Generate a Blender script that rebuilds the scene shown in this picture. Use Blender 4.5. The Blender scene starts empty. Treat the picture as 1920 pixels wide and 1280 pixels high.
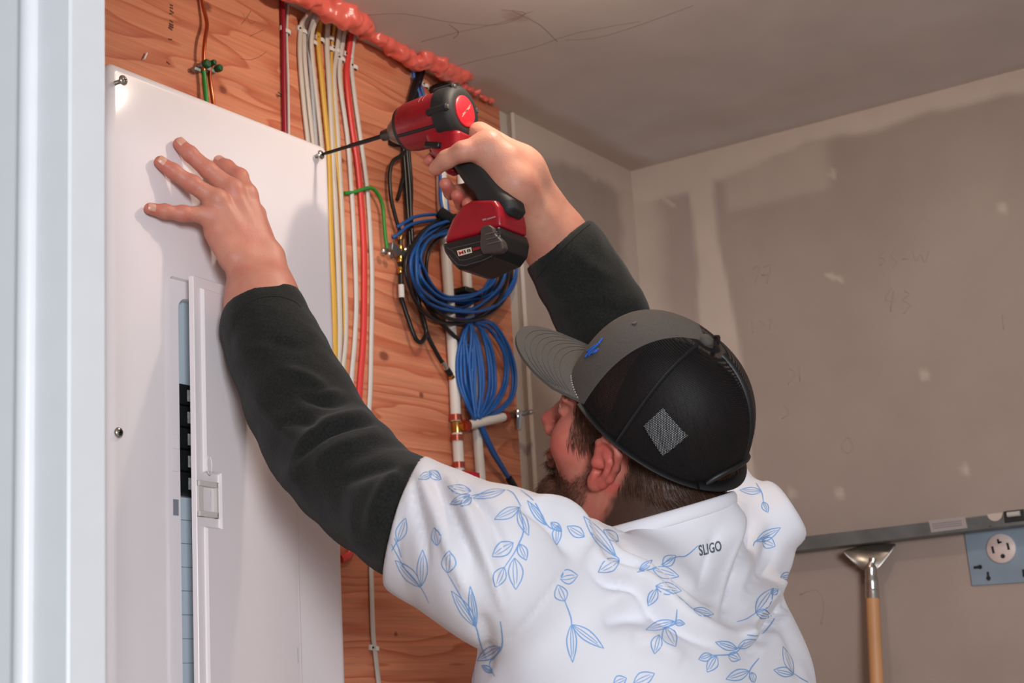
import bpy, bmesh, math, random
import numpy as np
from mathutils import Vector, Matrix

# ------------------------------------------------------------ camera
H = 1.43                                   # eye height of the camera above the floor
FPX = 3054.0                               # focal length in pixels of the 1920 px wide frame
_y, _p, _r = math.radians(57.21), math.radians(13.05), math.radians(-3.423)
FW = np.array([math.sin(_y)*math.cos(_p), math.cos(_y)*math.cos(_p), math.sin(_p)])
_a = np.array([math.cos(_y), -math.sin(_y), 0.0]); _b = np.cross(_a, FW)
RT = math.cos(_r)*_a + math.sin(_r)*_b
UP = -math.sin(_r)*_a + math.cos(_r)*_b
scene = bpy.context.scene
col = scene.collection
cam_d = bpy.data.cameras.new('camera'); cam = bpy.data.objects.new('camera', cam_d); col.objects.link(cam)
cam_d.sensor_width = 36.0; cam_d.lens = 36.0*FPX/1920.0; cam_d.clip_start = 0.05
cam.matrix_world = Matrix(((RT[0], UP[0], -FW[0], 0), (RT[1], UP[1], -FW[1], 0), (RT[2], UP[2], -FW[2], H), (0, 0, 0, 1)))
cam_d.dof.use_dof = True; cam_d.dof.focus_distance = 1.82; cam_d.dof.aperture_fstop = 9.0
scene.camera = cam

# ------------------------------------------------------------ light and exposure
scene.view_settings.view_transform = 'Standard'; scene.view_settings.look = 'None'
scene.view_settings.gamma = 1.0; scene.view_settings.exposure = 0.0; scene.view_settings.use_curve_mapping = False
world = bpy.data.worlds.new('world'); scene.world = world; world.use_nodes = True
_bg = world.node_tree.nodes['Background']; _bg.inputs[0].default_value = (0.86, 0.90, 1.0, 1); _bg.inputs[1].default_value = 0.26

def area(name, loc, target, size, power, color, shape='DISK', size_y=None):
    d = bpy.data.lights.new(name, 'AREA'); d.shape = shape; d.size = size; d.energy = power; d.color = color
    if size_y: d.size_y = size_y
    o = bpy.data.objects.new(name, d); col.objects.link(o)
    o.location = (loc[0], loc[1], loc[2]+H)
    v = Vector((target[0]-loc[0], target[1]-loc[1], target[2]-loc[2]))
    o.rotation_euler = v.to_track_quat('-Z', 'Y').to_euler()
    return o
# small bare lamp just under the ceiling in front of the panel, flash-white daylight from the hall behind the camera
_ld = bpy.data.lights.new('bare_lamp_light', 'POINT'); _ld.energy = 4.8; _ld.shadow_soft_size = 0.014; _ld.color = (1.0, 0.85, 0.71)
_lo = bpy.data.objects.new('bare_lamp_light', _ld); col.objects.link(_lo); _lo.location = (1.588, 0.89, 0.935+H)
area('hall_light', (-1.15, -1.55, 0.25), (1.7, 0.90, 0.35), 0.8, 98.0, (0.92, 0.95, 1.0), 'RECTANGLE', 0.8)
# ------------------------------------------------------------ helpers
def ray(x, y): return ((x-960)/FPX)*RT - ((y-640)/FPX)*UP + FW
D = 1.3027                     # front plane of the panel cover (distance of that wall plane from the camera)
DP = D + 0.09                  # front face of the plywood
def W(x, y, d=D): q = ray(x, y); return q*(d/q[1])            # point of a photo pixel on a plane Y = d
CX = float(W(1178, 322, DP)[0]); CZ = float(W(1178, 322, DP)[2])   # right wall, ceiling
def V(x, y, off=0.0): q = ray(x, y); return q*((CX-off)/q[0])     # on the right wall
def HX(x, y, X): q = ray(x, y); return q*(X/q[0])
def HZ(x, y, Z): q = ray(x, y); return q*(Z/q[2])
def AT(x, y, d): return ray(x, y)*d                                # at a depth
def proj(P):
    P = np.asarray(P, float); d = P@FW
    return np.stack([960+FPX*(P@RT)/d, 640-FPX*(P@UP)/d, d], -1)
UPZ = np.array([0, 0, H])

def lin(c):
    c = np.asarray(c, float)/255.0
    return tuple(np.where(c <= 0.04045, c/12.92, ((c+0.055)/1.055)**2.4))
MATS = {}
def mat(name, rgb, rough=0.5, metal=0.0, vary=0.0, vscale=20.0, bump=0.0, bscale=200.0, spec=0.5, coat=0.0, sub=0.0, sheen=0.0, attr=None, alpha=1.0, trans=0.0):
    if name in MATS: return MATS[name]
    m = bpy.data.materials.new(name); m.use_nodes = True; nt = m.node_tree; b = nt.nodes['Principled BSDF']
    L = nt.links.new
    c = lin(rgb) if max(rgb) > 1 else rgb
    b.inputs['Base Color'].default_value = (*c, 1); b.inputs['Roughness'].default_value = rough; b.inputs['Metallic'].default_value = metal
    b.inputs['Specular IOR Level'].default_value = spec; b.inputs['Coat Weight'].default_value = coat
    if sub: b.inputs['Subsurface Weight'].default_value = sub; b.inputs['Subsurface Radius'].default_value = (0.9, 0.35, 0.2); b.inputs['Subsurface Scale'].default_value = 0.008
    if sheen: b.inputs['Sheen Weight'].default_value = sheen; b.inputs['Sheen Roughness'].default_value = 0.6
    if trans: b.inputs['Transmission Weight'].default_value = trans
    b.inputs['Alpha'].default_value = alpha
    tc = nt.nodes.new('ShaderNodeTexCoord'); src = None
    if attr:
        a = nt.nodes.new('ShaderNodeVertexColor'); a.layer_name = attr; src = a.outputs[0]
    if vary:
        n = nt.nodes.new('ShaderNodeTexNoise'); n.inputs['Scale'].default_value = vscale; n.inputs['Detail'].default_value = 6.0
        L(tc.outputs['Object'], n.inputs['Vector'])
        r = nt.nodes.new('ShaderNodeMapRange'); r.inputs[1].default_value = 0.3; r.inputs[2].default_value = 0.7
        r.inputs[3].default_value = 1-vary; r.inputs[4].default_value = 1+vary; L(n.outputs[0], r.inputs[0])
        mx = nt.nodes.new('ShaderNodeMix'); mx.data_type = 'RGBA'; mx.blend_type = 'MULTIPLY'; mx.inputs[0].default_value = 1
        if src is not None: L(src, mx.inputs[6])
        else: mx.inputs[6].default_value = (*c, 1)
        cb = nt.nodes.new('ShaderNodeCombineColor')
        for i in range(3): L(r.outputs[0], cb.inputs[i])
        L(cb.outputs[0], mx.inputs[7]); src = mx.outputs[2]
    if src is not None: L(src, b.inputs['Base Color'])
    if bump:
        n2 = nt.nodes.new('ShaderNodeTexNoise'); n2.inputs['Scale'].default_value = bscale; n2.inputs['Detail'].default_value = 4.0
        L(tc.outputs['Object'], n2.inputs['Vector'])
        bp = nt.nodes.new('ShaderNodeBump'); bp.inputs['Strength'].default_value = bump; bp.inputs['Distance'].default_value = 0.002
        L(n2.outputs[0], bp.inputs['Height']); L(bp.outputs[0], b.inputs['Normal'])
    MATS[name] = m
    return m

def smooth_path(P, n=8, closed=False):
    P = [np.asarray(p, float) for p in P]
    if len(P) < 3: return np.array(P)
    out = []; N = len(P)
    for i in range(N if closed else N-1):
        if closed: a, b, c, d = P[(i-1) % N], P[i], P[(i+1) % N], P[(i+2) % N]
        else: a, b, c, d = P[max(i-1, 0)], P[i], P[i+1], P[min(i+2, N-1)]
        for k in range(n):
            t = k/n
            out.append(0.5*((2*b)+(-a+c)*t+(2*a-5*b+4*c-d)*t*t+(-a+3*b-3*c+d)*t**3))
    if not closed: out.append(P[-1])
    return np.array(out)

class MB:
    def __init__(s): s.v = []; s.f = []; s.m = []; s.mi = 0; s.n = 0
    def add(s, V_, F_):
        V_ = np.asarray(V_, float).reshape(-1, 3)
        s.v.append(V_); s.f += [tuple(i+s.n for i in f) for f in F_]; s.m += [s.mi]*len(F_); s.n += len(V_); return s
    def box(s, lo, hi):
        (a, b, c), (d, e, f) = lo, hi
        return s.add([(a,b,c),(d,b,c),(d,e,c),(a,e,c),(a,b,f),(d,b,f),(d,e,f),(a,e,f)], [(0,3,2,1),(4,5,6,7),(0,1,5,4),(1,2,6,5),(2,3,7,6),(3,0,4,7)])
    def obox(s, c, ax, ay, az):      # oriented box: centre and half axes
        c, ax, ay, az = (np.asarray(t, float) for t in (c, ax, ay, az)); V_ = []
        for z in (-1, 1):
            for x, y in ((-1,-1),(1,-1),(1,1),(-1,1)): V_.append(c+x*ax+y*ay+z*az)
        F = [(0,3,2,1),(4,5,6,7),(0,1,5,4),(1,2,6,5),(2,3,7,6),(3,0,4,7)]
        if np.dot(np.cross(ax, ay), az) < 0: F = [f[::-1] for f in F]
        return s.add(V_, F)
    def tube(s, path, r, seg=8, caps=True, closed=False, flat=1.0, ref=None):
        P = np.asarray(path, float); N = len(P); r = np.broadcast_to(np.asarray(r, float), (N,))
        if closed: T = np.roll(P, -1, 0)-np.roll(P, 1, 0)
        else: T = np.gradient(P, axis=0)
        T /= np.linalg.norm(T, axis=1)[:, None]+1e-12
        up = np.array([0., 0, 1]) if ref is None else np.asarray(ref, float)
        if ref is None and abs(T[0]@up) > 0.9: up = np.array([0., 1, 0])
        A = np.cross(T[0], up); A /= np.linalg.norm(A); V_ = []
        ang = np.arange(seg)*2*math.pi/seg
        for i in range(N):
            if ref is not None: A = np.cross(T[i], up)
            else: A = A-(A@T[i])*T[i]
            A /= np.linalg.norm(A)+1e-12; B = np.cross(T[i], A)
            V_.append(P[i]+r[i]*(np.outer(np.cos(ang), A)+flat*np.outer(np.sin(ang), B)))
        F = []
        for i in range(N if closed else N-1):
            j = (i+1) % N
            for k in range(seg): l = (k+1) % seg; F.append((i*seg+k, i*seg+l, j*seg+l, j*seg+k))
        if caps and not closed: F.append(tuple(range(seg))[::-1]); F.append(tuple((N-1)*seg+k for k in range(seg)))
        return s.add(np.concatenate(V_), F)
    def lathe(s, prof, o, axis, seg=24):     # prof: (distance along axis, radius)
        o = np.asarray(o, float); ax = np.asarray(axis, float); ax /= np.linalg.norm(ax)
        return s.tube([o+ax*p[0] for p in prof], [p[1] for p in prof], seg) if False else s._lathe(prof, o, ax, seg)
    def _lathe(s, prof, o, ax, seg):
        t = np.array([0, 0, 1.]) if abs(ax[2]) < 0.9 else np.array([1., 0, 0])
        A = np.cross(ax, t); A /= np.linalg.norm(A); B = np.cross(ax, A); V_ = []
        ang = np.arange(seg)*2*math.pi/seg
        for d, r in prof: V_.append(o+ax*d+r*(np.outer(np.cos(ang), A)+np.outer(np.sin(ang), B)))
        F = []; N = len(prof)
        for i in range(N-1):
            for k in range(seg): l = (k+1) % seg; F.append((i*seg+k, i*seg+l, (i+1)*seg+l, (i+1)*seg+k))
        F.append(tuple(range(seg))[::-1]); F.append(tuple((N-1)*seg+k for k in range(seg)))
        return s.add(np.concatenate(V_), F)
    def prism(s, poly, off):          # poly: list of 3-D points, extruded by off
        P = np.asarray(poly, float); n = len(P); off = np.asarray(off, float)
        F = [tuple(range(n))[::-1], tuple(range(n, 2*n))]+[(i, (i+1) % n, n+(i+1) % n, n+i) for i in range(n)]
        nrm = np.zeros(3)
        for i in range(n): nrm += np.cross(P[i], P[(i+1) % n])
        if nrm@off < 0: F = [f[::-1] for f in F]
        return s.add(np.concatenate([P, P+off]), F)
    def build(s, name, material, parent=None, smooth=35, bevel=0.0, sub=0, solid=0.0):
        me = bpy.data.meshes.new(name)
        V_ = np.concatenate(s.v)+UPZ
        me.from_pydata(V_.tolist(), [], s.f); me.update()
        for mm in (material if isinstance(material, (list, tuple)) else [material]): me.materials.append(mm)
        if any(s.m): me.polygons.foreach_set('material_index', s.m)
        if smooth is not None:
            me.polygons.foreach_set('use_smooth', [True]*len(me.polygons))
            if smooth < 180: me.set_sharp_from_angle(angle=math.radians(smooth))
        o = bpy.data.objects.new(name, me); col.objects.link(o)
        if solid: k = o.modifiers.new('solid', 'SOLIDIFY'); k.thickness = solid; k.offset = 0
        if bevel: k = o.modifiers.new('bevel', 'BEVEL'); k.width = bevel; k.segments = 2; k.limit_method = 'ANGLE'; k.angle_limit = 0.6
        if sub: k = o.modifiers.new('sub', 'SUBSURF'); k.levels = k.render_levels = sub
        if parent: adopt(o, parent)
        return o
def adopt(o, parent):
    o.parent = parent; o.matrix_parent_inverse = parent.matrix_world.inverted()
def tag(o, label=None, cat=None, group=None, kind=None):
    if label: o['label'] = label
    if cat: o['category'] = cat
    if group: o['group'] = group
    if kind: o['kind'] = kind
    return o
def empty(name, loc, label=None, cat=None, group=None):
    o = bpy.data.objects.new(name, None); col.objects.link(o); o.location = (loc[0], loc[1], loc[2]+H)
    o.empty_display_size = 0.05; o.matrix_world = Matrix.Translation(o.location)
    return tag(o, label, cat, group)

# ---- smooth implicit surfaces turned into one mesh (surface nets)
def smin(a, b, k):
    h = np.clip(0.5+0.5*(b-a)/k, 0, 1); return b+(a-b)*h-k*h*(1-h)
def smax(a, b, k): return -smin(-a, -b, k)
def rcone(P, a, b, ra, rb):
    a = np.asarray(a, float); b = np.asarray(b, float); ab = b-a
    t = np.clip(((P-a)@ab)/(ab@ab), 0, 1)
    return np.linalg.norm(P-a-t[:, None]*ab, axis=1)-(ra+(rb-ra)*t)
def chain(P, pts, rs, k=0.004):
    d = rcone(P, pts[0], pts[1], rs[0], rs[1])
    for i in range(1, len(pts)-1): d = smin(d, rcone(P, pts[i], pts[i+1], rs[i], rs[i+1]), k)
    return d
def ell(P, c, r, M=None):
    q = P-np.asarray(c, float)
    if M is not None: q = q@M          # columns of M: the local axes
    r = np.asarray(r, float); k0 = np.linalg.norm(q/r, axis=1); k1 = np.linalg.norm(q/(r*r), axis=1)+1e-9
    return k0*(k0-1)/k1
def rbox(P, c, hs, r, M=None):
    q = P-np.asarray(c, float)
    if M is not None: q = q@M
    q = np.abs(q)-np.asarray(hs, float)
    return np.linalg.norm(np.maximum(q, 0), axis=1)+np.minimum(q.max(1), 0)-r
def nets(f, lo, hi, h, smooth_it=2):
    lo = np.asarray(lo, float); B = 6
    n = [int(math.ceil((hi[i]-lo[i])/h/B)) for i in range(3)]
    N = [k*B+1 for k in n]
    bi = np.stack(np.meshgrid(*[np.arange(k) for k in n], indexing='ij'), -1).reshape(-1, 3)
    dc = f(lo+(bi*B+B/2)*h)
    G = np.empty(N, np.float32)
    G[:-1, :-1, :-1] = np.repeat(np.repeat(np.repeat(dc.reshape(n), B, 0), B, 1), B, 2)
    G[-1] = G[-2]; G[:, -1] = G[:, -2]; G[:, :, -1] = G[:, :, -2]
    act = bi[np.abs(dc) < B*h*1.25]
    off = np.stack(np.meshgrid(*[np.arange(B+1)]*3, indexing='ij'), -1).reshape(-1, 3)
    for i in range(0, len(act), 1500):
        idx = (act[i:i+1500, None, :]*B+off[None]).reshape(-1, 3)
        G[idx[:, 0], idx[:, 1], idx[:, 2]] = f(lo+idx*h)
    S = G < 0
    cnt = np.zeros([k-1 for k in N], np.int8)
    for c in range(8):
        a, b, d = c & 1, c >> 1 & 1, c >> 2 & 1
        cnt += S[a:N[0]-1+a, b:N[1]-1+b, d:N[2]-1+d]
    cells = np.argwhere((cnt > 0) & (cnt < 8))
    vid = np.full(cnt.shape, -1, np.int32); vid[cells[:, 0], cells[:, 1], cells[:, 2]] = np.arange(len(cells))
    acc = np.zeros((len(cells), 3)); w = np.zeros(len(cells))
    cr = [(c & 1, c >> 1 & 1, c >> 2 & 1) for c in range(8)]
    for i in range(8):
        for ax in range(3):
            if cr[i][ax]: continue
            j = list(cr[i]); j[ax] = 1
            A = cells+cr[i]; Bc = cells+j
            ga = G[A[:, 0], A[:, 1], A[:, 2]]; gb = G[Bc[:, 0], Bc[:, 1], Bc[:, 2]]
            m = (ga < 0) != (gb < 0); t = np.where(m, ga/np.where(m, ga-gb, 1), 0)
            p = np.array(cr[i], float)[None]+t[:, None]*(np.array(j)-np.array(cr[i]))[None]
            acc += p*m[:, None]; w += m
    Vv = lo+(cells+acc/w[:, None])*h
    F = []
    for ax in range(3):
        o1, o2 = [(1, 2), (2, 0), (0, 1)][ax]
        sl0 = [slice(None)]*3; sl1 = [slice(None)]*3; sl0[ax] = slice(0, -1); sl1[ax] = slice(1, None)
        E = np.argwhere(S[tuple(sl0)] != S[tuple(sl1)])
        E = E[(E[:, o1] > 0) & (E[:, o2] > 0) & (E[:, o1] < N[o1]-1) & (E[:, o2] < N[o2]-1)]
        e1 = np.zeros(3, int); e1[o1] = 1; e2 = np.zeros(3, int); e2[o2] = 1
        q = np.stack([vid[tuple((E-d).T)] for d in (e1+e2, e2, 0*e1, e1)], 1)
        inside = S[tuple(E.T)]; q[~inside] = q[~inside][:, ::-1]
        F.append(q)
    F = np.concatenate(F)
    for _ in range(smooth_it): Vv = lap(Vv, F, 0.5)
    return Vv, F
def lap(Vv, F, k):
    n = len(Vv); s = np.zeros((n, 3)); c = np.zeros(n)
    for a, b in ((0, 1), (1, 2), (2, 3), (3, 0)):
        for p, q in ((a, b), (b, a)):
            c += np.bincount(F[:, p], minlength=n)
            for d in range(3): s[:, d] += np.bincount(F[:, p], weights=Vv[F[:, q], d], minlength=n)
    return Vv*(1-k)+k*s/np.maximum(c, 1)[:, None]
def vnormals(Vv, F):
    nn = np.cross(Vv[F[:, 2]]-Vv[F[:, 0]], Vv[F[:, 3]]-Vv[F[:, 1]]); N = np.zeros_like(Vv)
    for k in range(4):
        for d in range(3): N[:, d] += np.bincount(F[:, k], weights=nn[:, d], minlength=len(Vv))
    return N/(np.linalg.norm(N, axis=1)[:, None]+1e-12)
_rs = np.random.RandomState(7); _LAT = _rs.rand(32, 32, 32)
def vnoise(P, s=1.0):
    P = np.asarray(P, float)*s; i = np.floor(P).astype(int); f = P-i; f = f*f*(3-2*f); r = 0
    for c in range(8):
        a, b, d = c & 1, c >> 1 & 1, c >> 2 & 1
        w = (f[:, 0] if a else 1-f[:, 0])*(f[:, 1] if b else 1-f[:, 1])*(f[:, 2] if d else 1-f[:, 2])
        r = r+w*_LAT[(i[:, 0]+a) % 32, (i[:, 1]+b) % 32, (i[:, 2]+d) % 32]
    return r
def qmesh(name, Vv, F, material, parent=None, cols=None, attr='col'):
    me = bpy.data.meshes.new(name); me.from_pydata((Vv+UPZ).tolist(), [], F.tolist() if hasattr(F, 'tolist') else F); me.update()
    for mm in (material if isinstance(material, (list, tuple)) else [material]): me.materials.append(mm)
    me.polygons.foreach_set('use_smooth', [True]*len(me.polygons))
    if cols is not None:
        a = me.color_attributes.new(attr, 'FLOAT_COLOR', 'POINT')
        a.data.foreach_set('color', np.concatenate([cols, np.ones((len(cols), 1))], 1).astype(np.float32).ravel())
    o = bpy.data.objects.new(name, me); col.objects.link(o)
    if parent: adopt(o, parent)
    return o
def text_shapes(txt, size=1.0, shear=0.0, bold=0.0):
    """flat letter shapes: vertices (x, y) and faces, from the built-in font"""
    c = bpy.data.curves.new('letters', 'FONT'); c.body = txt; c.size = size; c.shear = shear; c.offset = bold; c.resolution_u = 3
    o = bpy.data.objects.new('letters', c); col.objects.link(o)
    dg = bpy.context.evaluated_depsgraph_get(); me = bpy.data.meshes.new_from_object(o.evaluated_get(dg))
    V_ = np.array([v.co[:] for v in me.vertices])[:, :2]; F = [tuple(p.vertices) for p in me.polygons]
    bpy.data.objects.remove(o); bpy.data.curves.remove(c); bpy.data.meshes.remove(me)
    return V_, F
def put_text(mb, txt, o, ex, ey, w=None, h=None, bold=0.0, shear=0.0, lift=None):
    """lay letters on a plane: origin at the lower left, ex/ey unit axes, fitted to w x h"""
    V_, F = text_shapes(txt, 1.0, shear, bold)
    lo, hi = V_.min(0), V_.max(0); V_ = (V_-lo)/(hi-lo)
    w = w if w else h*(hi-lo)[0]/(hi-lo)[1]; h = h if h else w*(hi-lo)[1]/(hi-lo)[0]
    ex = np.asarray(ex, float); ey = np.asarray(ey, float)
    return mb.add(np.asarray(o)+V_[:, :1]*w*ex+V_[:, 1:]*h*ey, F)
# ------------------------------------------------------------ the room shell
M_paper = mat('drywall_paper', (158, 146, 136), 0.85, attr='col', vary=0.05, vscale=9, bump=0.15, bscale=350, spec=0.2)
M_mud = mat('joint_compound', (196, 182, 170), 0.8, vary=0.04, vscale=25, spec=0.2)
M_white = mat('white_trim_paint', (226, 228, 231), 0.35, vary=0.015, vscale=30)
M_hall = mat('hall_wall_paint', (214, 224, 226), 0.6, vary=0.02, vscale=20)
M_pencil = mat('pencil_line', (158, 142, 131), 0.8)
C_PAPER = np.array(lin((160, 142, 131))); C_MUD = np.array(lin((192, 173, 160))); C_CEIL = np.array(lin((212, 205, 201)))
def grid_wall(name, fn, nu, nv, colfn):
    u, v = np.meshgrid(np.linspace(0, 1, nu), np.linspace(0, 1, nv), indexing='ij')
    P = fn(u.ravel(), v.ravel()); idx = np.arange(nu*nv).reshape(nu, nv)
    F = np.stack([idx[:-1, :-1], idx[1:, :-1], idx[1:, 1:], idx[:-1, 1:]], -1).reshape(-1, 4)
    return P, F, colfn(P)
def sstep(a, b, x): t = np.clip((x-a)/(b-a), 0, 1); return t*t*(3-2*t)
def nz(P, s, seed=0.0): return vnoise(P+seed+50, s)-0.5
def band(d, w, P, soft=0.012):        # 1 within w of an edge, ragged border
    ww = w*(1+0.6*nz(P, 9)+0.3*nz(P, 31, 3))
    return 1-sstep(ww-1.6*soft, ww+1.6*soft, d)
def slab(name, P, F, c, back, **kw):
    """painted grid front plus a plain slab behind it, one mesh"""
    m = MB(); m.add(P, [tuple(f) for f in F]); m.mi = 0; m.box(*back)
    o = m.build(name, [M_paper], smooth=None)
    a = o.data.color_attributes.new('col', 'FLOAT_COLOR', 'POINT')
    cc = np.concatenate([c, np.tile(C_PAPER, (8, 1))]); cc = np.concatenate([cc, np.ones((len(cc), 1))], 1)
    a.data.foreach_set('color', cc.astype(np.float32).ravel())
    return tag(o, kind='structure')

XH = 0.84                                      # hall face of the doorway
jy0 = HX(35, 640, XH)[1]; jy1 = HX(66, 640, XH)[1]; jy2 = HX(128, 640, XH)[1]; jx3 = W(198, 640, jy2)[0]
Y0 = -0.9; ZF = -H
# right wall
sx = lambda pts: np.array([[V(*p)[2], V(*p)[1]] for p in pts][::-1])
seamL = sx([(1288, 322), (1293, 345), (1300, 400), (1310, 520), (1316, 640), (1330, 760)]); seamR = sx([(1339, 318), (1342, 352), (1349, 450), (1368, 540), (1388, 640), (1402, 760)])
def mud_right(P):
    y, z = P[:, 1], P[:, 2]
    m = band(CZ-z, 0.034+0.03*sstep(DP-0.35, DP-0.1, y), P, .006)
    m = np.maximum(m, band(DP-y, 0.055, P, .02)*0.75)
    yl = np.interp(z, seamL[:, 0], seamL[:, 1])+0.012*nz(P, 14); yr = np.interp(z, seamR[:, 0], seamR[:, 1])+0.014*nz(P, 11, 5)
    m = np.maximum(m, sstep(-.006, .006, yl-y)*sstep(-.006, .006, y-yr))
    # skim patch beside the seam, screw spots, scrapes
    m = np.maximum(m, 0.45*sstep(-.01, .02, y-(V(1560, 330)[1]))*sstep(0, .02, V(1345, 300)[1]-y)*sstep(0, .02, z-V(1400, 400)[2]))
    for px in ((1562, 327), (1485, 925), (1575, 925), (1880, 390), (1733, 703), (1246, 372), (1810, 880)):
        q = V(*px); m = np.maximum(m, 0.75*(1-sstep(.004, .010, np.hypot(y-q[1], (z-q[2])*0.7)+0.003*nz(P, 60))))
    for a, b in (((1552, 516), (1578, 524)), ((1228, 356), (1262, 386))):
        a, b = V(*a), V(*b); t = np.clip(((P-a)@(b-a))/((b-a)@(b-a)), 0, 1); m = np.maximum(m, 0.8*(1-sstep(.002, .006, np.linalg.norm(P-a-t[:, None]*(b-a), axis=1))))
    m = np.maximum(m, 0.10*sstep(0.05, .3, nz(P, 5, 9)))
    return m
def col_right(P): m = mud_right(P)[:, None]; return C_PAPER*(1-m)+C_MUD*m
P, F, c = grid_wall('r', lambda u, v: np.stack([0*u+CX, Y0+(DP+.02-Y0)*u, ZF+(CZ-ZF)*v], 1), 300, 340, col_right)
mR = slab('wall_right', P, F, c, ((CX+.001, Y0, ZF), (CX+.11, DP+.13, CZ)))
# ceiling
def col_ceil(P):
    x, y = P[:, 0], P[:, 1]
    m = np.maximum(band(CX-x, 0.018, P, .012)*0.5, band(DP-y, 0.05, P, .012)*sstep(2.0, 2.06, x)*0.8)
    q = HZ(968, 30, CZ); m = np.maximum(m, 0.8*(1-sstep(.006, .02, np.hypot((x-q[0])*0.6, y-q[1])+.008*nz(P, 50))))
    m = np.maximum(m, 0.14*sstep(.0, .3, nz(P*np.array([1, .3, 1]), 5, 2)))
    for a in ((1350, 225), (1500, 180)): q = HZ(*a, CZ); m = np.maximum(m, 0.2*(1-sstep(.03, .09, np.hypot((x-q[0]), (y-q[1])*.35)+.03*nz(P, 22))))
    m = m[:, None]; return C_CEIL*(1-m)+C_MUD*m
P, F, c = grid_wall('c', lambda u, v: np.stack([XH+(CX-XH)*u, DP+.02-(DP+.02-Y0)*v, 0*u+CZ], 1), 220, 240, col_ceil)
slab('ceiling', P, F, c, ((XH, Y0, CZ+.001), (CX+.11, DP+.13, CZ+.1)))
# far wall: drywall right of the plywood, studwork face behind the plywood
XB = W(981, 640, DP)[0]; XP = W(962, 640, DP)[0]
def col_back(P):
    x, z = P[:, 0], P[:, 2]
    m = np.maximum(band(CZ-z, 0.05, P, .01), band(CX-x, 0.05, P, .015)*.8)
    a, b = W(945, 190, DP), W(1110, 330, DP)
    t = np.clip(((P-a)@(b-a))/((b-a)@(b-a)), 0, 1); m = np.maximum(m, .8*(1-sstep(.008, .02, np.linalg.norm(P-a-t[:, None]*(b-a), axis=1)+.012*nz(P, 30))))
    m = np.maximum(m, band(x-XP, .03, P, .01)*.8)
    m = np.maximum(m, .35*sstep(0, .25, nz(P, 7, 4)))
    m = m[:, None]; return C_PAPER*(1-m)+C_MUD*m
P, F, c = grid_wall('b', lambda u, v: np.stack([XB+(CX-XB)*u, 0*u+DP-.006, ZF+(CZ-ZF)*v], 1), 80, 320, col_back)
slab('wall_back', P, F, c, ((XB, DP-.005, ZF), (CX+.11, DP+.13, CZ)))
b = MB(); b.box((XH, DP+.019, ZF), (XB, DP+.13, CZ)); b.box((XP+.0005, DP+.006, ZF), (XB, DP+.02, CZ))
b.tube([(XB, DP-.006, ZF), (XB, DP-.006, CZ-.001)], .004, 8)
tag(b.build('trim_1', M_mud), kind='structure')
b = MB(); b.box((-2.2, -2.2, ZF-.1), (CX+.1, DP+.13, ZF))
tag(b.build('floor', mat('pale_subfloor', (176, 156, 130), .8, vary=.12, vscale=4, bump=.2, bscale=60)), kind='structure')
# doorway: casing, jamb and the stub of wall at the left
b = MB(); b.box((XH+.004, jy0+.003, ZF), (XH+.036, DP+.12, CZ+.05))
wl_o = tag(b.build('wall_left', M_hall, smooth=None), kind='structure')
b = MB(); b.box((XH+.0025, jy0-.0005, float(HX(33, 385, XH)[2])), (XH+.0038, jy0+.0032, float(HX(36, 195, XH)[2]))); b.build('open_joint', mat('brown_joint', (128, 92, 78), .8), wl_o, smooth=None)
b = MB()
b.box((XH, jy1, ZF), (XH+.02, jy0, CZ+.05)); 
b.tube([(XH+.001, (jy0+jy1)/2, ZF), (XH+.001, (jy0+jy1)/2, CZ+.05)], (jy0-jy1)*.5, 14)
b.box((XH, jy2, ZF), (XH+.02, jy1, CZ+.05))
tag(b.build('trim_2', M_white, bevel=.0012), kind='structure')
b = MB(); b.box((XH+.001, jy2-.0005, ZF), (jx3, jy0+.05, CZ+.05)); b.box((XH+.001, -.9, .66), (jx3, jy2-.0005, CZ+.05))  # second box: unseen header, added to keep the hall light off the ceiling
tag(b.build('door_1', M_white, bevel=.0015), kind='structure')
# pencil figures and lines on the bare drywall
def scribble(name, segs, fn, nrm, w=.0008, mtl=None, parent=None):
    m = MB()
    for s in segs:
        Pp = smooth_path([fn(*p) for p in s], 4); Pp = Pp+np.asarray(nrm)*.0002
        m.tube(Pp, w, 5, flat=.25, ref=nrm)
    return m.build(name, mtl or M_pencil, parent, smooth=180)
R_SEG = [[(1412, 505), (1420, 498), (1424, 508), (1416, 530)], [(1432, 500), (1446, 498), (1438, 532)], [(1428, 516), (1444, 514)],
 [(1660, 470), (1650, 480), (1660, 488), (1650, 498)], [(1678, 468), (1672, 480), (1682, 490), (1674, 502)], [(1692, 486), (1704, 484)], [(1712, 470), (1718, 490), (1726, 476), (1734, 492), (1742, 470)],
 [(1672, 540), (1660, 562), (1680, 564)], [(1676, 545), (1670, 584)], [(1696, 545), (1706, 552), (1694, 562), (1706, 572), (1694, 588)],
 [(1410, 600), (1412, 625)], [(1424, 602), (1434, 606), (1426, 618)], [(1440, 600), (1448, 598), (1442, 620)],
 [(1480, 690), (1492, 700), (1478, 720)], [(1500, 685), (1500, 715)], [(1590, 820), (1578, 835), (1590, 850), (1600, 835), (1590, 820)],
 [(1470, 760), (1480, 775), (1466, 785)], [(1880, 590), (1882, 618)], [(1500, 1115), (1530, 1105), (1545, 1130), (1540, 1170)]]
scribble('pencil_marks', R_SEG, V, (-1, 0, 0), parent=mR)
C_SEG = [[(690, 28), (760, 26), (850, 42), (935, 46), (985, 25), (940, 18)], [(790, 78), (860, 60), (940, 42), (1000, 20)], [(842, 46), (860, 60), (850, 72)], [(840, 128), (900, 112), (990, 92), (1080, 62), (1200, 40)], [(960, 20), (1010, 45), (1045, 78)], [(1060, 75), (1140, 66), (1300, 10)]]
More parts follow.
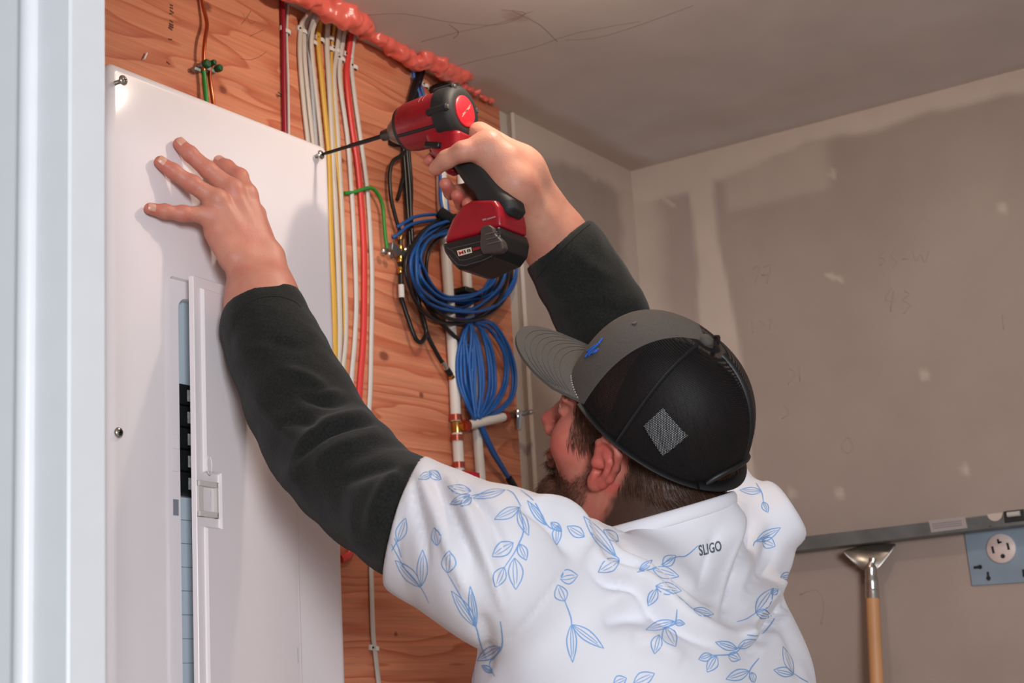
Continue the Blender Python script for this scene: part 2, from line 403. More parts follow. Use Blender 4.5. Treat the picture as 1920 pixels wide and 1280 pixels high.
ceil_o = bpy.data.objects['ceiling']
scribble('pencil_marks', C_SEG, lambda x, y: HZ(x, y, CZ), (0, 0, -1), .0005, mat('pencil_on_ceiling', (140, 128, 121), .8), parent=ceil_o)
# ------------------------------------------------------------ plywood backboard
def plywood_mat():
    m = bpy.data.materials.new('fir_plywood'); m.use_nodes = True; nt = m.node_tree; L = nt.links.new; N = nt.nodes.new
    b = nt.nodes['Principled BSDF']; b.inputs['Roughness'].default_value = .62; b.inputs['Specular IOR Level'].default_value = .3
    tc = N('ShaderNodeTexCoord')
    def mapped(sx, sy, sz):
        q = N('ShaderNodeMapping'); q.inputs['Scale'].default_value = (sx, sy, sz); L(tc.outputs['Object'], q.inputs[0]); return q.outputs[0]
    def noise(vec, sc, det, rough=.5):
        q = N('ShaderNodeTexNoise'); q.inputs['Scale'].default_value = sc; q.inputs['Detail'].default_value = det; q.inputs['Roughness'].default_value = rough; L(vec, q.inputs['Vector']); return q.outputs[0]
    def math_(op, a, c_=None):
        q = N('ShaderNodeMath'); q.operation = op
        for i, t in enumerate((a, c_)):
            if t is None: continue
            if isinstance(t, (int, float)): q.inputs[i].default_value = t
            else: L(t, q.inputs[i])
        return q.outputs[0]
    fig = noise(mapped(1.1, .2, 8.0), 1.0, 3.0, .5)
    ring = math_('FRACT', math_('MULTIPLY', fig, 15.0))
    r = N('ShaderNodeValToRGB'); L(ring, r.inputs[0]); e = r.color_ramp.elements
    e[0].position = 0; e[0].color = (*lin((216, 141, 106)), 1); e[1].position = .55; e[1].color = (*lin((211, 134, 100)), 1)
    k = e.new(.93); k.color = (*lin((190, 104, 74)), 1); k = e.new(1.0); k.color = (*lin((213, 139, 104)), 1)
    fine = noise(mapped(6, 1, 240), 1.0, 4, .6)
    blot = noise(mapped(3.2, 1, 7.5), 1.0, 3, .5)
    def mul(c_, f, lo, hi, a=.3, bb=.7):
        q = N('ShaderNodeMapRange'); L(f, q.inputs[0]); q.inputs[1].default_value = a; q.inputs[2].default_value = bb; q.inputs[3].default_value = lo; q.inputs[4].default_value = hi
        cb = N('ShaderNodeCombineColor'); [L(q.outputs[0], cb.inputs[i]) for i in range(3)]
        x = N('ShaderNodeMix'); x.data_type = 'RGBA'; x.blend_type = 'MULTIPLY'; x.inputs[0].default_value = 1; L(c_, x.inputs[6]); L(cb.outputs[0], x.inputs[7]); return x.outputs[2]
    c = mul(r.outputs[0], fine, .84, 1.09); c = mul(c, blot, .86, 1.12)
    sep = N('ShaderNodeSeparateXYZ'); L(tc.outputs['Object'], sep.inputs[0])
    for (px, py, rad) in ((720, 667, .011), (418, 168, .008), (388, 12, .009), (520, 180, .004), (320, 50, .004), (690, 470, .005), (790, 740, .006), (742, 1188, .004), (640, 300, .006), (600, 900, .009)):
        q = W(px, py, DP)
        dx = math_('MULTIPLY', math_('SUBTRACT', sep.outputs[0], float(q[0])), .72); dz = math_('SUBTRACT', sep.outputs[2], float(q[2])+H)
        d = math_('SQRT', math_('ADD', math_('MULTIPLY', dx, dx), math_('MULTIPLY', dz, dz)))
        d = math_('ADD', d, math_('MULTIPLY', math_('SUBTRACT', fine, .5), rad*.8))
        f = N('ShaderNodeMapRange'); f.interpolation_type = 'SMOOTHSTEP'; L(d, f.inputs[0]); f.inputs[1].default_value = rad*.35; f.inputs[2].default_value = rad; f.inputs[3].default_value = .8; f.inputs[4].default_value = 0
        x = N('ShaderNodeMix'); x.data_type = 'RGBA'; L(f.outputs[0], x.inputs[0]); L(c, x.inputs[6]); x.inputs[7].default_value = (*lin((112, 56, 40)), 1); c = x.outputs[2]
    L(c, b.inputs['Base Color'])
    bp = N('ShaderNodeBump'); bp.inputs['Strength'].default_value = .25; bp.inputs['Distance'].default_value = .001; L(fine, bp.inputs['Height']); L(bp.outputs[0], b.inputs['Normal'])
    return m
b = MB(); b.box((XH+.04, DP, ZF), (XP, DP+.0185, CZ))
ply = tag(b.build('plywood_backboard', plywood_mat(), smooth=None), 'reddish fir plywood backboard covering the wall behind the electrical panel and cables', 'plywood board')
# ink stamp dots and pencil strokes on the board
m = MB()
rnd = random.Random(3)
for (x, y) in ((321, 10), (321, 15), (322, 22), (320, 26), (321, 40), (321, 46), (321, 50), (319, 54), (319, 74), (323, 180+0), (524, 175), (524, 180), (315, 118)):
    q = W(x, y, DP); s = .0022
    m = MB(); m.obox(q+[0, -.0002, 0], (s*1.5*rnd.uniform(.7, 1.2), 0, rnd.uniform(-.4, .4)*s), (0, .0003, 0), (0, 0, s*.45))
    m.build('ink_mark', mat('stamp_ink', (96, 66, 52), .8), ply, smooth=None)
scribble('pencil_marks', [[(470, 20), (462, 34), (455, 26)], [(462, 30), (470, 44), (478, 40)], [(468, 68), (494, 56)], [(452, 110), (470, 112), (490, 104), (500, 95)], [(460, 36), (452, 46)]], lambda x, y: W(x, y, DP), (0, -1, 0), .0004, mat('pencil_on_wood', (150, 98, 72), .8), ply)

# ------------------------------------------------------------ load centre
M_cover = mat('panel_white_enamel', (230, 222, 224), .085, spec=.5, vary=.01, vscale=12, bump=.006, bscale=240)
M_door = mat('panel_door_enamel', (230, 221, 223), .22, spec=.5, bump=.012, bscale=240)
M_inner = mat('deadfront_blue_grey', (182, 196, 206), .4)
M_blk = mat('breaker_black', (22, 24, 26), .4)
M_zinc = mat('bright_zinc', (206, 204, 198), .22, 1.0)
M_zincd = mat('dull_zinc', (150, 158, 162), .4, .9)
pl, pr, pt, pb = W(203, 110)[0], W(617, 272)[0], float(W(410, 194)[2]), -.245
sl, sr, st = W(320, 600)[0], W(552, 900)[0], float(W(322, 517)[2])
sb = -.21
panel = empty('breaker_box', ((pl+pr)/2, D, pb), 'white electrical panel on the plywood with its narrow door ajar, held by a hand', 'electrical panel')
def rrect(x0, x1, z0, z1, r, y, n=6):
    o = []
    for cx, cz, a in ((x1-r, z1-r, 0), (x0+r, z1-r, 90), (x0+r, z0+r, 180), (x1-r, z0+r, 270)):
        for k in range(n+1): t = math.radians(a+90*k/n); o.append((cx+r*math.cos(t), y, cz+r*math.sin(t)))
    return o
def ring(m, A, B_): n = len(A); return m.add(A+B_, [(i, n+i, n+(i+1) % n, (i+1) % n) for i in range(n)])
m = MB()      # cover: rolled rim, flat face, shallow door seat, window through it
w0, w1, wt, wb = W(339, 640)[0], sr-.018, float(W(341, 556)[2]), sb+.03
loops = [rrect(pl, pr, pb, pt, .012, D+.018)]
for k in range(10):
    t_ = math.pi/2*k/9; i_ = .011*(1-math.cos(t_)); loops.append(rrect(pl+i_, pr-i_, pb+i_, pt-i_, .012-i_*.7, D+.008*(1-math.sin(t_))))
s0 = [rrect(sl, sr, sb, st, .004, D), rrect(sl+.001, sr-.001, sb+.001, st-.001, .004, D+.0015), rrect(sl+.002, sr-.002, sb+.002, st-.002, .004, D+.0035), rrect(w0, w1, wb, wt, .014, D+.0035), rrect(w0+.0015, w1-.0015, wb+.0015, wt-.0015, .013, D+.006), rrect(w0+.002, w1-.002, wb+.002, wt-.002, .013, D+.014)]
L_ = loops+s0
for a, c_ in zip(L_, L_[1:]): ring(m, a, c_)
m.build('panel_cover', M_cover, panel, smooth=28)
b = MB(); b.box((pl+.012, D+.03, pb+.01), (pr-.012, DP-.001, pt-.012)); b.box((pl+.02, D+.0145, pb+.02), (w0-.004, D+.03, pt-.02)); b.box((w1+.004, D+.0145, pb+.02), (pr-.02, D+.03, pt-.02)); 
b.build('enclosure', mat('grey_enclosure', (150, 152, 155), .5), panel, smooth=None)
zb0, zb1 = float(W(347, 714)[2]), float(W(350, 922)[2])
b = MB(); b.box((w0-.004, D+.0135, zb0), (w1+.004, D+.018, wt+.01)); b.box((w0-.004, D+.0135, wb-.01), (w1+.004, D+.018, zb1-.004))
dead = b.build('dead_front', M_inner, panel, smooth=None)
m = MB()
for k in range(14):
    z = zb1-.03-k*.0265
    if z > wb: m.box((w0, D+.0131, z), (w1, D+.0136, z+.0008))
m.build('circuit_directory_lines', mat('grid_grey', (120, 132, 140), .6), dead, smooth=None)
nb = 5; bh = (zb0-zb1)/nb
for k in range(nb):
    z0 = zb1+k*bh
    for sd in (0, 1):
        x0 = w0+.002+sd*(w1-w0)/2; x1 = x0+(w1-w0)/2-.004
        b = MB(); b.box((x0, D+.010, z0+.001), (x1, D+.03, z0+bh-.001))
        br = b.build('circuit_breaker', M_blk, panel, bevel=.0008, smooth=None)
        b = MB(); b.box((x0+.0175, D+.0092, z0+bh*.2), (x0+.036, D+.0100, z0+bh*.72)); b.build('rating_label', mat('breaker_label', (196, 198, 202), .5, vary=.25, vscale=220), br, smooth=None)
        b = MB(); b.obox((x0+.043, D+.006, z0+bh*.5), (.011, 0, 0), (0, .005, 0), (0, 0, bh*.18)); b.build('breaker_handle', M_blk, br, bevel=.001, smooth=None)
# strike plate and slot in the seat, left of the window
b = MB(); zc = float(W(333, 850)[2])
xa, xb_ = sl+.002, w0-.0015
b.box((xa, D+.0022, zc-.02), (xa+(xb_-xa)*.85, D+.0037, zc+.006)); b.box((xa, D+.0022, zc+.006), (xb_, D+.0037, zc+.022))
b.build('latch_plate', M_cover, panel, bevel=.0006, smooth=None)
b = MB(); zc2 = float(W(331, 950)[2]); b.box((xa+.002, D+.003, zc2-.009), (xb_-.002, D+.0042, zc2+.009)); b.build('latch_slot', mat('slot_grey', (128, 132, 142), .5), panel, smooth=None)

# the door, hinged at the right, standing a few degrees open
hx, hy = W(546, 950)[0], D-.001
ang = math.radians(5.0)
dw = hx-W(333, 640)[0]-.0005
ux = np.array([-math.cos(ang), -math.sin(ang), 0]); uy = np.array([-math.sin(ang)*1.0, math.cos(ang), 0])*-1  # u along the door to its free edge, n out of the face
un = np.array([math.sin(ang), -math.cos(ang), 0])
dz1, dz0 = st-.002, sb+.002
def dp(u, n, z): return np.array([hx, hy, 0])+ux*u+un*n+np.array([0, 0, z])
def drect(u0, u1, z0, z1, n): return [dp(u1, n, z0), dp(u0, n, z0), dp(u0, n, z1), dp(u1, n, z1)]
m = MB()
T = .011
la0, la1 = float(W(395, 918)[2]), 0
lz1, lz0 = float(W(400, 913)[2]), float(W(400, 978)[2])         # pocket of the latch
lu1, lu0 = dw, dw-.030
fr = .012
# frame lip around, stepping up to the raised field; notch round the latch pocket
def out(n_, inset):
    i = inset
    a0, a1, zt, zb_ = 0+i, dw-i, dz1-i, dz0+i
    return [dp(a1, n_, zb_), dp(a0, n_, zb_), dp(a0, n_, zt), dp(a1, n_, zt), dp(a1, n_, lz1+.004), dp(a1, n_, lz0-.004)]
def infield(n_, i):
    a0, a1, zt, zb_ = i, dw-i, dz1-i, dz0+i
    j = i-fr
    return [dp(a1, n_, zb_), dp(a0, n_, zb_), dp(a0, n_, zt), dp(a1, n_, zt), dp(a1, n_, lz1+.010+j), dp(lu0-.008-j, n_, lz1+.010+j), dp(lu0-.008-j, n_, lz0-.010-j), dp(a1, n_, lz0-.010-j)]
bm_v = []
A0 = out(0, 0); A1 = out(T*.55, 0); A2 = out(T*.62, .0008)
ring(m, A0, A1); ring(m, A1, A2)
B0 = infield(T*.62, fr); B1 = infield(T*.75, fr+.0010); B2 = infield(T, fr+.0024)
n0 = m.n
m.add(A2+B0, [(0, 1, 7, 6), (1, 2, 8, 7), (2, 3, 9, 8), (3, 4, 10, 9), (4, 5, 12, 11, 10), (5, 0, 6, 13, 12)])
m.f = [tuple(f) for f in m.f]
ring(m, B0, B1); ring(m, B1, B2)
m.add(B2, [tuple(range(8))])
m.add(A0, [(5, 4, 3, 2, 1, 0)])
door = m.build('panel_door', M_door, panel, smooth=40, bevel=.0009)
# latch housing in the pocket
b = MB()
def lb(u0, u1, z0, z1, n0, n1): b.add([dp(u, n, z) for z in (z0, z1) for u, n in ((u1, n0), (u0, n0), (u0, n1), (u1, n1))], [(0, 1, 2, 3)[::-1], (4, 5, 6, 7), (0, 4, 5, 1)[::-1][::-1], (1, 5, 6, 2), (2, 6, 7, 3), (3, 7, 4, 0)])
uL, uR = dw-.001, lu0-.004
lb(uL-.0, uR, lz0, lz0+.006, T*.5, T*1.0); lb(uL, uR, lz1-.006, lz1, T*.5, T*1.0); lb(uR+.004, uR, lz0, lz1, T*.5, T*1.0); lb(uL, uL-.009, lz0, lz1, T*.5, T*.8)
lb(uL-.009, uR+.016, lz0+.006, lz1-.006, T*.3, T*.55)
latch = b.build('latch', mat('latch_plastic', (206, 198, 194), .4), door, smooth=None, bevel=.0006)
b = MB(); b.add([dp(uR+.015, T*.60, lz0+.009), dp(uR+.007, T*.60, lz0+.009), dp(uR+.007, T*.60, lz1-.009), dp(uR+.015, T*.60, lz1-.009)], [(0, 1, 2, 3)])
b.add([dp(uR+.0108, T*.62, lz0+.009), dp(uR+.0096, T*.62, lz0+.009), dp(uR+.0096, T*.72, lz1-.009), dp(uR+.0108, T*.72, lz1-.009)], [(0, 1, 2, 3)])
b.build('latch_slider', mat('latch_slider_grey', (208, 210, 210), .3), latch, smooth=None)
m = MB()
for k in range(7): c_ = dp(uL-.0130, T*.56, lz1-.010-k*.0034); m.obox(c_, ux*.0013, un*.0003, (0, 0, .0010))
m.build('raised_marks', mat('embossed_grey', (188, 180, 176), .4), latch, smooth=None)
# oval knock-out line
q = [dp(dw-.0185+.0045*math.cos(t), T+.0002, float(W(384, 881)[2])+.0105*math.sin(t)) for t in np.linspace(0, 2*math.pi, 28)[:-1]]
m = MB(); m.tube(q, .0006, 6, closed=True); m.build('knock_out_ring', M_door, door, smooth=180)
# hinge leaf line and the bright hinge pin near the bottom
m = MB(); m.tube([(hx+.0035, D-.0015, dz0), (hx+.0035, D-.0015, dz1-.002)], .0042, 12); m.build('hinge_bead', M_cover, panel, smooth=60)
q0, q1 = W(555, 1214, D-.006), W(555, 1243, D-.006)
m = MB(); m.tube([(q0[0], D-.006, q0[2]), (q0[0], D-.006, q1[2])], .0028, 10); m.build('hinge_pin', mat('hinge_zinc', (222, 222, 222), .35, .4), panel, smooth=40)
# cover screws: pan heads with a cross recess
def pan_screw(name, base, out_, r=.0062):
    m = MB(); b_ = np.asarray(base, float); n_ = np.array([0, -1., 0])
    m.mi = 0
    th = [(0, .0024)]
    if out_ > .004:
        for k in range(int(out_/.0009)): th += [(k*.0009+.0002, .0021), (k*.0009+.00065, .0027)]
        th.append((out_, .0024))
        m.lathe(th, b_, n_, 12)
    m.lathe([(out_, r*.95), (out_+.0006, r), (out_+.0018, r*.94), (out_+.0030, r*.74), (out_+.0036, r*.5), (out_+.0038, .001)], b_, n_, 22)
    s = m.build(name, M_zinc, panel, smooth=50)
    m = MB(); c_ = b_+n_*(out_+.00375)
    m.obox(c_, (r*.42, 0, r*.2), (0, .0004, 0), (-r*.06, 0, r*.11)); m.obox(c_, (-r*.2, 0, r*.42), (0, .0004, 0), (r*.11, 0, r*.06))
    m.build('cross_recess', mat('recess_dark', (44, 42, 40), .5, .5), s, smooth=None)
    return s
SC = W(592, 293)                       # tapped hole of the screw being driven
pan_screw('cover_screw', W(216, 156), .012)
pan_screw('cover_screw', W(221, 811), .0006)
pan_screw('cover_screw', SC, .008)

b = MB(); q0, q1 = W(648, 1180, D+.04), W(650, 1252, D+.04); b.box((pr-.013, D+.036, q1[2]), (pr+.0035, D+.044, q0[2])); wt_ = b.build('warning_tag', mat('tag_yellow', (206, 178, 34), .5), panel, smooth=None)
b = MB(); b.box((pr+.0036, D+.037, q1[2]+.004), (pr+.0050, D+.043, q0[2]-.012)); b.build('tag_print', mat('tag_black', (24, 22, 20), .6), wt_, smooth=None)
# ------------------------------------------------------------ cables, foam, ground wires, coils
def pwall(x, y, lift): return W(x, y, DP-lift)
M_nm = mat('cream_cable_jacket', (203, 192, 179), .42); M_nmw = mat('white_cable_jacket', (206, 199, 192), .4)
M_yel = mat('yellow_cable_jacket', (214, 166, 66), .4); M_red = mat('red_cable_jacket', (216, 64, 62), .35); M_mar = mat('maroon_cable_jacket', (150, 18, 44), .4)
M_gry = mat('grey_cable_jacket', (170, 170, 176), .4); M_blu = mat('blue_network_jacket', (26, 88, 160), .42); M_bk = mat('black_coax_jacket', (20, 21, 23), .35)
M_grn = mat('green_wire_jacket', (48, 140, 52), .4); M_cu = mat('bare_copper', (200, 104, 66), .28, 1.0); M_brs = mat('brass', (202, 160, 84), .25, 1.0)
M_clip = mat('white_nylon_clip', (226, 222, 216), .45); M_nail = mat('nail_head', (70, 66, 64), .35, .9)
M_dgrn = mat('green_clamp_enamel', (26, 84, 44), .35); M_chr = mat('chrome', (205, 205, 205), .12, 1.0)
def cable(label, pts, r, m, group=None, lift=None, flat=.6, cat='cable', name='electrical_cable', n=8, dl=0.0, tail=None):
    lift = r*flat+.0004+dl if lift is None else lift
    L = [pwall(p[0], p[1], lift if len(p) < 3 else p[2]) for p in pts]
    if tail is not None: z_ = float(W(645, tail, DP)[2]); L += [np.array([pr+.012, DP-lift-.004, z_+.03]), np.array([pr-.004, DP-.012, z_]), np.array([pr-.0115, DP-.014, z_-.002])]
    b = MB(); b.tube(smooth_path(L, n), r, 12, flat=flat, ref=(0, -1, 0) if flat < 1 else None)
    return tag(b.build(name, m, smooth=80), label, cat, group)
cable('thin maroon cable running straight down left of the white cable bundle', [(526, -40), (527.5, -12), (529, 0), (531, 62), (532, 150), (534, 250), (536, 330)], .0036, M_mar, flat=1)
cable('thin white wire stapled beside the maroon cable', [(547, -38), (545, -12), (541, 2), (537.5, 60), (540, 150), (541.5, 250), (543, 330)], .0019, M_nmw, flat=1)
G = 'pale flat cables in the stapled bundle'
cable('leftmost flat white cable of the bundle under the red foam', [(577, 26, .02), (564.5, 48), (562, 100), (568, 180), (577, 262), (586, 330)], .0044, M_nm, G)
cable('second flat white cable of the bundle, touching the leftmost one', [(592, 16, .022), (573, 46), (570.5, 100), (577.5, 180), (586.5, 262), (594, 330)], .0044, M_nm, G)
cable('grey cable bending out of the foam behind the white ones', [(612, 2, .03), (588, 36, .02), (578.5, 78), (582, 130), (592.5, 262), (598, 330)], .0036, M_gry, G)
cable('white cable curving widest out of the foam over the red lump', [(634, -8, .05), (612, 16, .034), (591, 42, .018), (584, 84, .007), (592, 170), (602, 262), (607, 330)], .0042, M_nm, G)
cable('broad yellow cable in the middle of the white bundle', [(604, 30, .014), (599, 50), (596.5, 82), (603, 150), (612, 240), (617, 300), (620, 420), (623, 500), (626, 560), (628, 640), (630, 720), (636, 800)], .0050, M_yel, G, tail=860)
cable('thick white cable just right of the yellow one, bowing beside the panel edge', [(616, 28, .014), (613, 90), (616.5, 150), (622, 250), (626, 330), (631, 430), (636, 560), (637, 640), (632, 720), (640, 800)], .0050, M_nm, G, tail=900)
cable('thin yellow cable peeping between two white cables', [(630, 30, .012), (623, 80), (621.5, 130), (627, 250), (637, 360), (643, 480), (646, 600), (647, 700), (650, 800)], .0030, M_yel, G, tail=915)
cable('flat white cable left of the red one, its lower part near the panel', [(640, 34, .014), (631, 100), (626.5, 150), (634, 260), (642.5, 420), (648, 560), (648, 640), (641, 720), (646, 800)], .0043, M_nm, G, tail=930)
cable('white cable hugging the left side of the red cable', [(651, 30, .014), (640, 95), (637, 150), (651, 255), (658, 340), (664, 440), (668, 560), (665, 640), (659, 720), (664, 800)], .0044, M_nmw, G, tail=950)
cable('fat bright red cable in the bundle right of the white ones', [(664, 30, .014), (653, 105), (650.5, 150), (659, 230), (672, 320), (682, 450), (683, 560), (681, 640), (674.5, 730), (672, 800), (671, 900), (667, 990), (657, 1036), (640, 1048)], .0056, M_red, G)
cable('rightmost white cable of the bundle, running on down below the arm', [(668, 44, .014), (659, 112), (663.5, 170), (676, 260), (689, 360), (696.5, 480), (697.5, 560), (696, 640), (694.5, 720), (691, 800), (692, 900), (695, 1000), (696, 1080), (699, 1180), (703, 1220), (711, 1290), (716, 1340)], .0043, M_nmw, G)
# small moulded clips, each nailed to the board
def clip(label, px, py, w=.0065, lift=.0, rot=-.15):
    c = pwall(px, py, 0)
    ax = np.array([math.cos(rot), 0, math.sin(rot)]); az = np.array([-math.sin(rot), 0, math.cos(rot)])
    o = empty('cable_clip', c, label, 'cable clip', 'white cable clips on the plywood')
    b = MB(); n = 9
    prof = [(w*math.cos(t)*1.05, -.0005-(.0062+lift)*math.sin(t)) for t in np.linspace(0, math.pi, n)]
    prof += [(x*.82, y*.8) for x, y in prof[::-1]]
    b.prism([c+ax*x+np.array([0, y, 0])-az*.003 for x, y in prof], az*.006)
    b.obox(c+ax*(-w*1.5)+np.array([0, -.0022, 0]), ax*.0042, (0, .0022, 0), az*.0036)
    b.build('saddle', M_clip, o, smooth=40, bevel=.0005)
    b = MB(); b.lathe([(0, .0012), (.0050, .0012), (.0052, .0017), (.0058, .0015), (.006, .0003)], c+ax*(-w*1.5), (0, -1, 0), 12); b.build('nail', M_nail, o)
    return o
for lb_, x, y, w in (('white clip nailed over the maroon cable', 536, 61, .007), ('white clip over the two leftmost white cables', 569, 62, .0085), ('white clip over the grey cable in the bundle', 586, 82, .0075),
    ('white clip nailed at the left of the broad yellow cable', 600, 77, .0062), ('white clip on the thick white cable, upper of two', 618, 74, .0062), ('white clip on the thick white cable, lower of two', 618, 94, .0062),
    ('white clip on the flat white cable beside the thin yellow one', 629, 96, .006), ('white clip on the white cable left of the red', 639, 113, .006), ('white clip nailed over the fat red cable', 654, 108, .0072), ('white clip over the rightmost white cable of the bundle', 663, 128, .006),
    ('white clip low on the board under the raised elbow', 702, 1216, .0062)):
    clip(lb_, x, y, w)
# bright staple left in the board
a, b_ = pwall(270.5, 110.5, .003), pwall(275.5, 99.5, .003)
m = MB(); m.tube([a+[0, .003, 0], a, b_, b_+[0, .003, 0]], .0011, 8); tag(m.build('staple', mat('bright_staple', (240, 240, 240), .3, .2)), 'small shiny staple in the plywood above the panel', 'staple')
# bare copper ground wire, clamp and green wire above the panel
m = MB(); m.tube(smooth_path([pwall(*p) for p in ((377, -46, .006), (378, -12, .006), (381, 12, .006), (388, 44, .009), (384.5, 72, .012), (382, 100, .012), (382, 132, .010))], 8), .0026, 10)
tag(m.build('ground_wire', M_cu, smooth=80), 'bare copper wire hanging from above into the green clamp', 'wire')
cl = empty('ground_clamp', pwall(388, 127, 0), 'small green clamp joining copper wires above the panel', 'clamp')
m = MB(); c0 = pwall(382, 127, .010); c1 = pwall(398, 128, .010)
m.obox((c0+c1)/2+[0, .003, 0], (.013, 0, -.001), (0, .004, 0), (0, 0, .0035)); m.obox(pwall(367, 131, .006), (.006, 0, 0), (0, .004, 0), (0, 0, .0028))
m.build('clamp_body', M_zincd, cl, bevel=.0012)
for px, py, r in ((381, 122, .0062), (393, 120, .0040), (404, 130, .0052)):
    m = MB(); q = pwall(px, py, .008); m.lathe([(0, r*.8), (.003, r), (.008, r), (.010, r*.75), (.0102, r*.2)], q, (0, -1, 0), 10); m.build('clamp_nut', M_dgrn, cl, smooth=30)
m = MB(); m.tube(smooth_path([pwall(*p) for p in ((381, 128, .009), (383.5, 150, .009), (386, 178, .010), (389, 215, .012))], 6), .0031, 10); tag(m.build('green_wire', M_grn, smooth=80), 'green insulated wire from the clamp down behind the panel', 'wire')
m = MB(); m.tube(smooth_path([pwall(*p) for p in ((396.5, 117, .009), (393, 140, .009), (395, 160, .010), (399, 188, .010), (402, 215, .012))], 6), .0026, 10); tag(m.build('ground_wire', M_cu, smooth=80), 'bare copper wire from the clamp down behind the panel, beside the green one', 'wire')
# red expanding foam along the ceiling joint
FO = [(520, -34, 16), (545, -14, 20), (578, -6, 20), (600, 8, 18), (622, 18, 24), (648, 28, 27), (672, 40, 22), (690, 50, 15), (684, 64, 11), (706, 70, 13), (726, 82, 16), (748, 94, 17), (766, 106, 18), (780, 116, 16), (797, 108, 17), (812, 122, 15), (832, 134, 21), (828, 120, 16), (850, 138, 17), (868, 142, 13), (876, 146, 8)]
FT = [(868, 160, 9), (890, 172, 8), (912, 184, 7), (924, 189, 6)]
def under(x, y, r, l):
    q = pwall(x, y, l)
    return q if q[2] < CZ-.35*r else HZ(x, y, CZ-.35*r)
fp = [under(x, y, r*.00074, .010) for x, y, r in FO]; fr_ = [r*.00074 for _, _, r in FO]
tp = [under(x, y, r*.00072, .006) for x, y, r in FT]; tr = [r*.00072 for _, _, r in FT]
def f_foam(P):
    d = chain(P, fp, fr_, .006)
    for q, r in zip(fp, fr_): d = smin(d, np.linalg.norm(P-q, axis=1)-r*1.04, .003)
    d = smin(d, chain(P, tp, tr, .004), .006)
    return d-.010*(vnoise(P+9, 55)-.5)-.006*(vnoise(P+3, 130)-.5)
allp = np.array(fp+tp); Vv, F = nets(f_foam, allp.min(0)-.04, allp.max(0)+.04, .0024, 1)
fo = tag(qmesh('spray_foam', Vv, F, mat('red_spray_foam', (238, 112, 98), .28, sub=.08, bump=.25, bscale=120)), 'lumpy bead of red expanding foam along the ceiling joint above the cables', 'foam')
# black coax bundle with its loops and the coax ground block
def bcab(label, pts, r=.0034, name='coax_cable', m=None, cat='cable', group='black coax cables on the plywood'):
    b = MB(); b.tube(smooth_path([pwall(*p) for p in pts], 8), r, 10); return tag(b.build(name, m or M_bk, smooth=80), label, cat, group)
bcab('black coax hanging straight from the foam, left strand, ending in a low loop', [(786, 130, .012), (774, 165, .012), (765, 200, .010), (756, 262, .008), (760, 330, .008), (766, 420, .010), (772, 500, .012), (786, 570, .014), (797, 610, .014), (798, 628, .015), (790, 641, .016), (779, 634, .015), (766, 600, .012), (756, 570, .010), (752, 556, .010)])
bcab('black coax beside it that swings to the higher copper-tipped connector', [(790, 132, .016), (778, 170, .016), (770, 200, .014), (762, 265, .013), (768, 350, .013), (773, 450, .015), (784, 520, .018), (797, 565, .02), (822, 600, .02), (850, 628, .02), (866, 642, .02)])
bcab('black coax that runs down to the lower connector', [(794, 132, .010), (783, 172, .010), (776, 205, .008), (766, 268, .008), (771, 360, .008), (766, 470, .009), (780, 550, .010), (800, 622, .012), (815, 655, .013), (832, 684, .013)])
bcab('black coax in a tall upright loop left of the bundle', [(760, 285, .018), (750, 293, .018), (736, 303, .014), (730.5, 330, .012), (733, 370, .012), (741, 405, .012), (749, 432, .012)], .0030)
bcab('short black coax behind the tall loop', [(764, 300, .006), (757, 330, .005), (749, 362, .004), (745, 374, .004)], .0030)
# cable tie and its anchor at the nose of the driver
m = MB(); q = pwall(757, 268, .011); m.tube([q+np.array([.016*math.cos(t), -.011*math.sin(t), .004*math.cos(t)]) for t in np.linspace(0, 2*math.pi, 22)[:-1]], .0035, 8, closed=True); m.obox(pwall(738, 266, .006), (.007, 0, 0), (0, .005, 0), (0, 0, .005))
tag(m.build('cable_tie', mat('black_strap', (16, 16, 18), .6)), 'black strap around the coax bundle below the driver nose', 'cable tie')
def fcon(label, a, b_, tip=None, name='coax_connector'):
    a, b_ = pwall(*a), pwall(*b_); d = b_-a; L_ = np.linalg.norm(d); o = empty(name, a, label, 'connector')
    m = MB(); m.lathe([(0, .0042), (L_*.35, .0042), (L_*.36, .0046), (L_*.42, .0046), (L_*.42, .0040)], a, d, 14); m.build('ferrule', M_zinc, o)
    m = MB(); m.lathe([(L_*.42, .0050), (L_*.8, .0050), (L_*.82, .0042)], a, d, 14); m.build('boot', M_bk, o)
    m = MB(); m.lathe([(L_*.82, .0052), (L_*1.0, .0052), (L_*1.0, .003)], a, d, 6); m.build('hex_nut', M_brs, o, smooth=20)
fcon('coax connector at the end of the cable by the blue coils', (862, 638, .02), (890, 658, .02))
fcon('coax connector lower down, pointing at the white pipe', (829, 678, .013), (848, 708, .013))
gb = empty('coax_ground_block', pwall(748, 470, 0), 'gold and black coax ground block under the green wire', 'ground block')
m = MB(); c = pwall(745, 474, .008); m.obox(c, (.020, 0, -.006), (0, .0065, 0), (.0012, 0, .006)); m.build('block', M_zincd, gb, bevel=.0012)
ys = [(750.5, 438, 450), (750.5, 459, 474), (750.5, 478, 492), (750.5, 500, 513)]
for x, ya, yb in ys:
    m = MB(); a, b_ = pwall(x, ya, .011), pwall(x+.6, yb, .011); d = b_-a; Ln = np.linalg.norm(d); m.lathe([(0, .0038), (Ln*.2, .0048), (Ln*.8, .0048), (Ln, .0040)], a, d, 12); m.build('brass_fitting', M_brs, gb)
m = MB(); a, b_ = pwall(750.5, 434, .011), pwall(752, 536, .011); m.tube([a, b_], .0034, 10); m.build('coax_stub', M_bk, gb)
m = MB(); a, b_ = pwall(752, 534, .011), pwall(753, 558, .011); m.tube([a, b_], .0046, 12); m.build('white_sleeve', M_clip, gb)
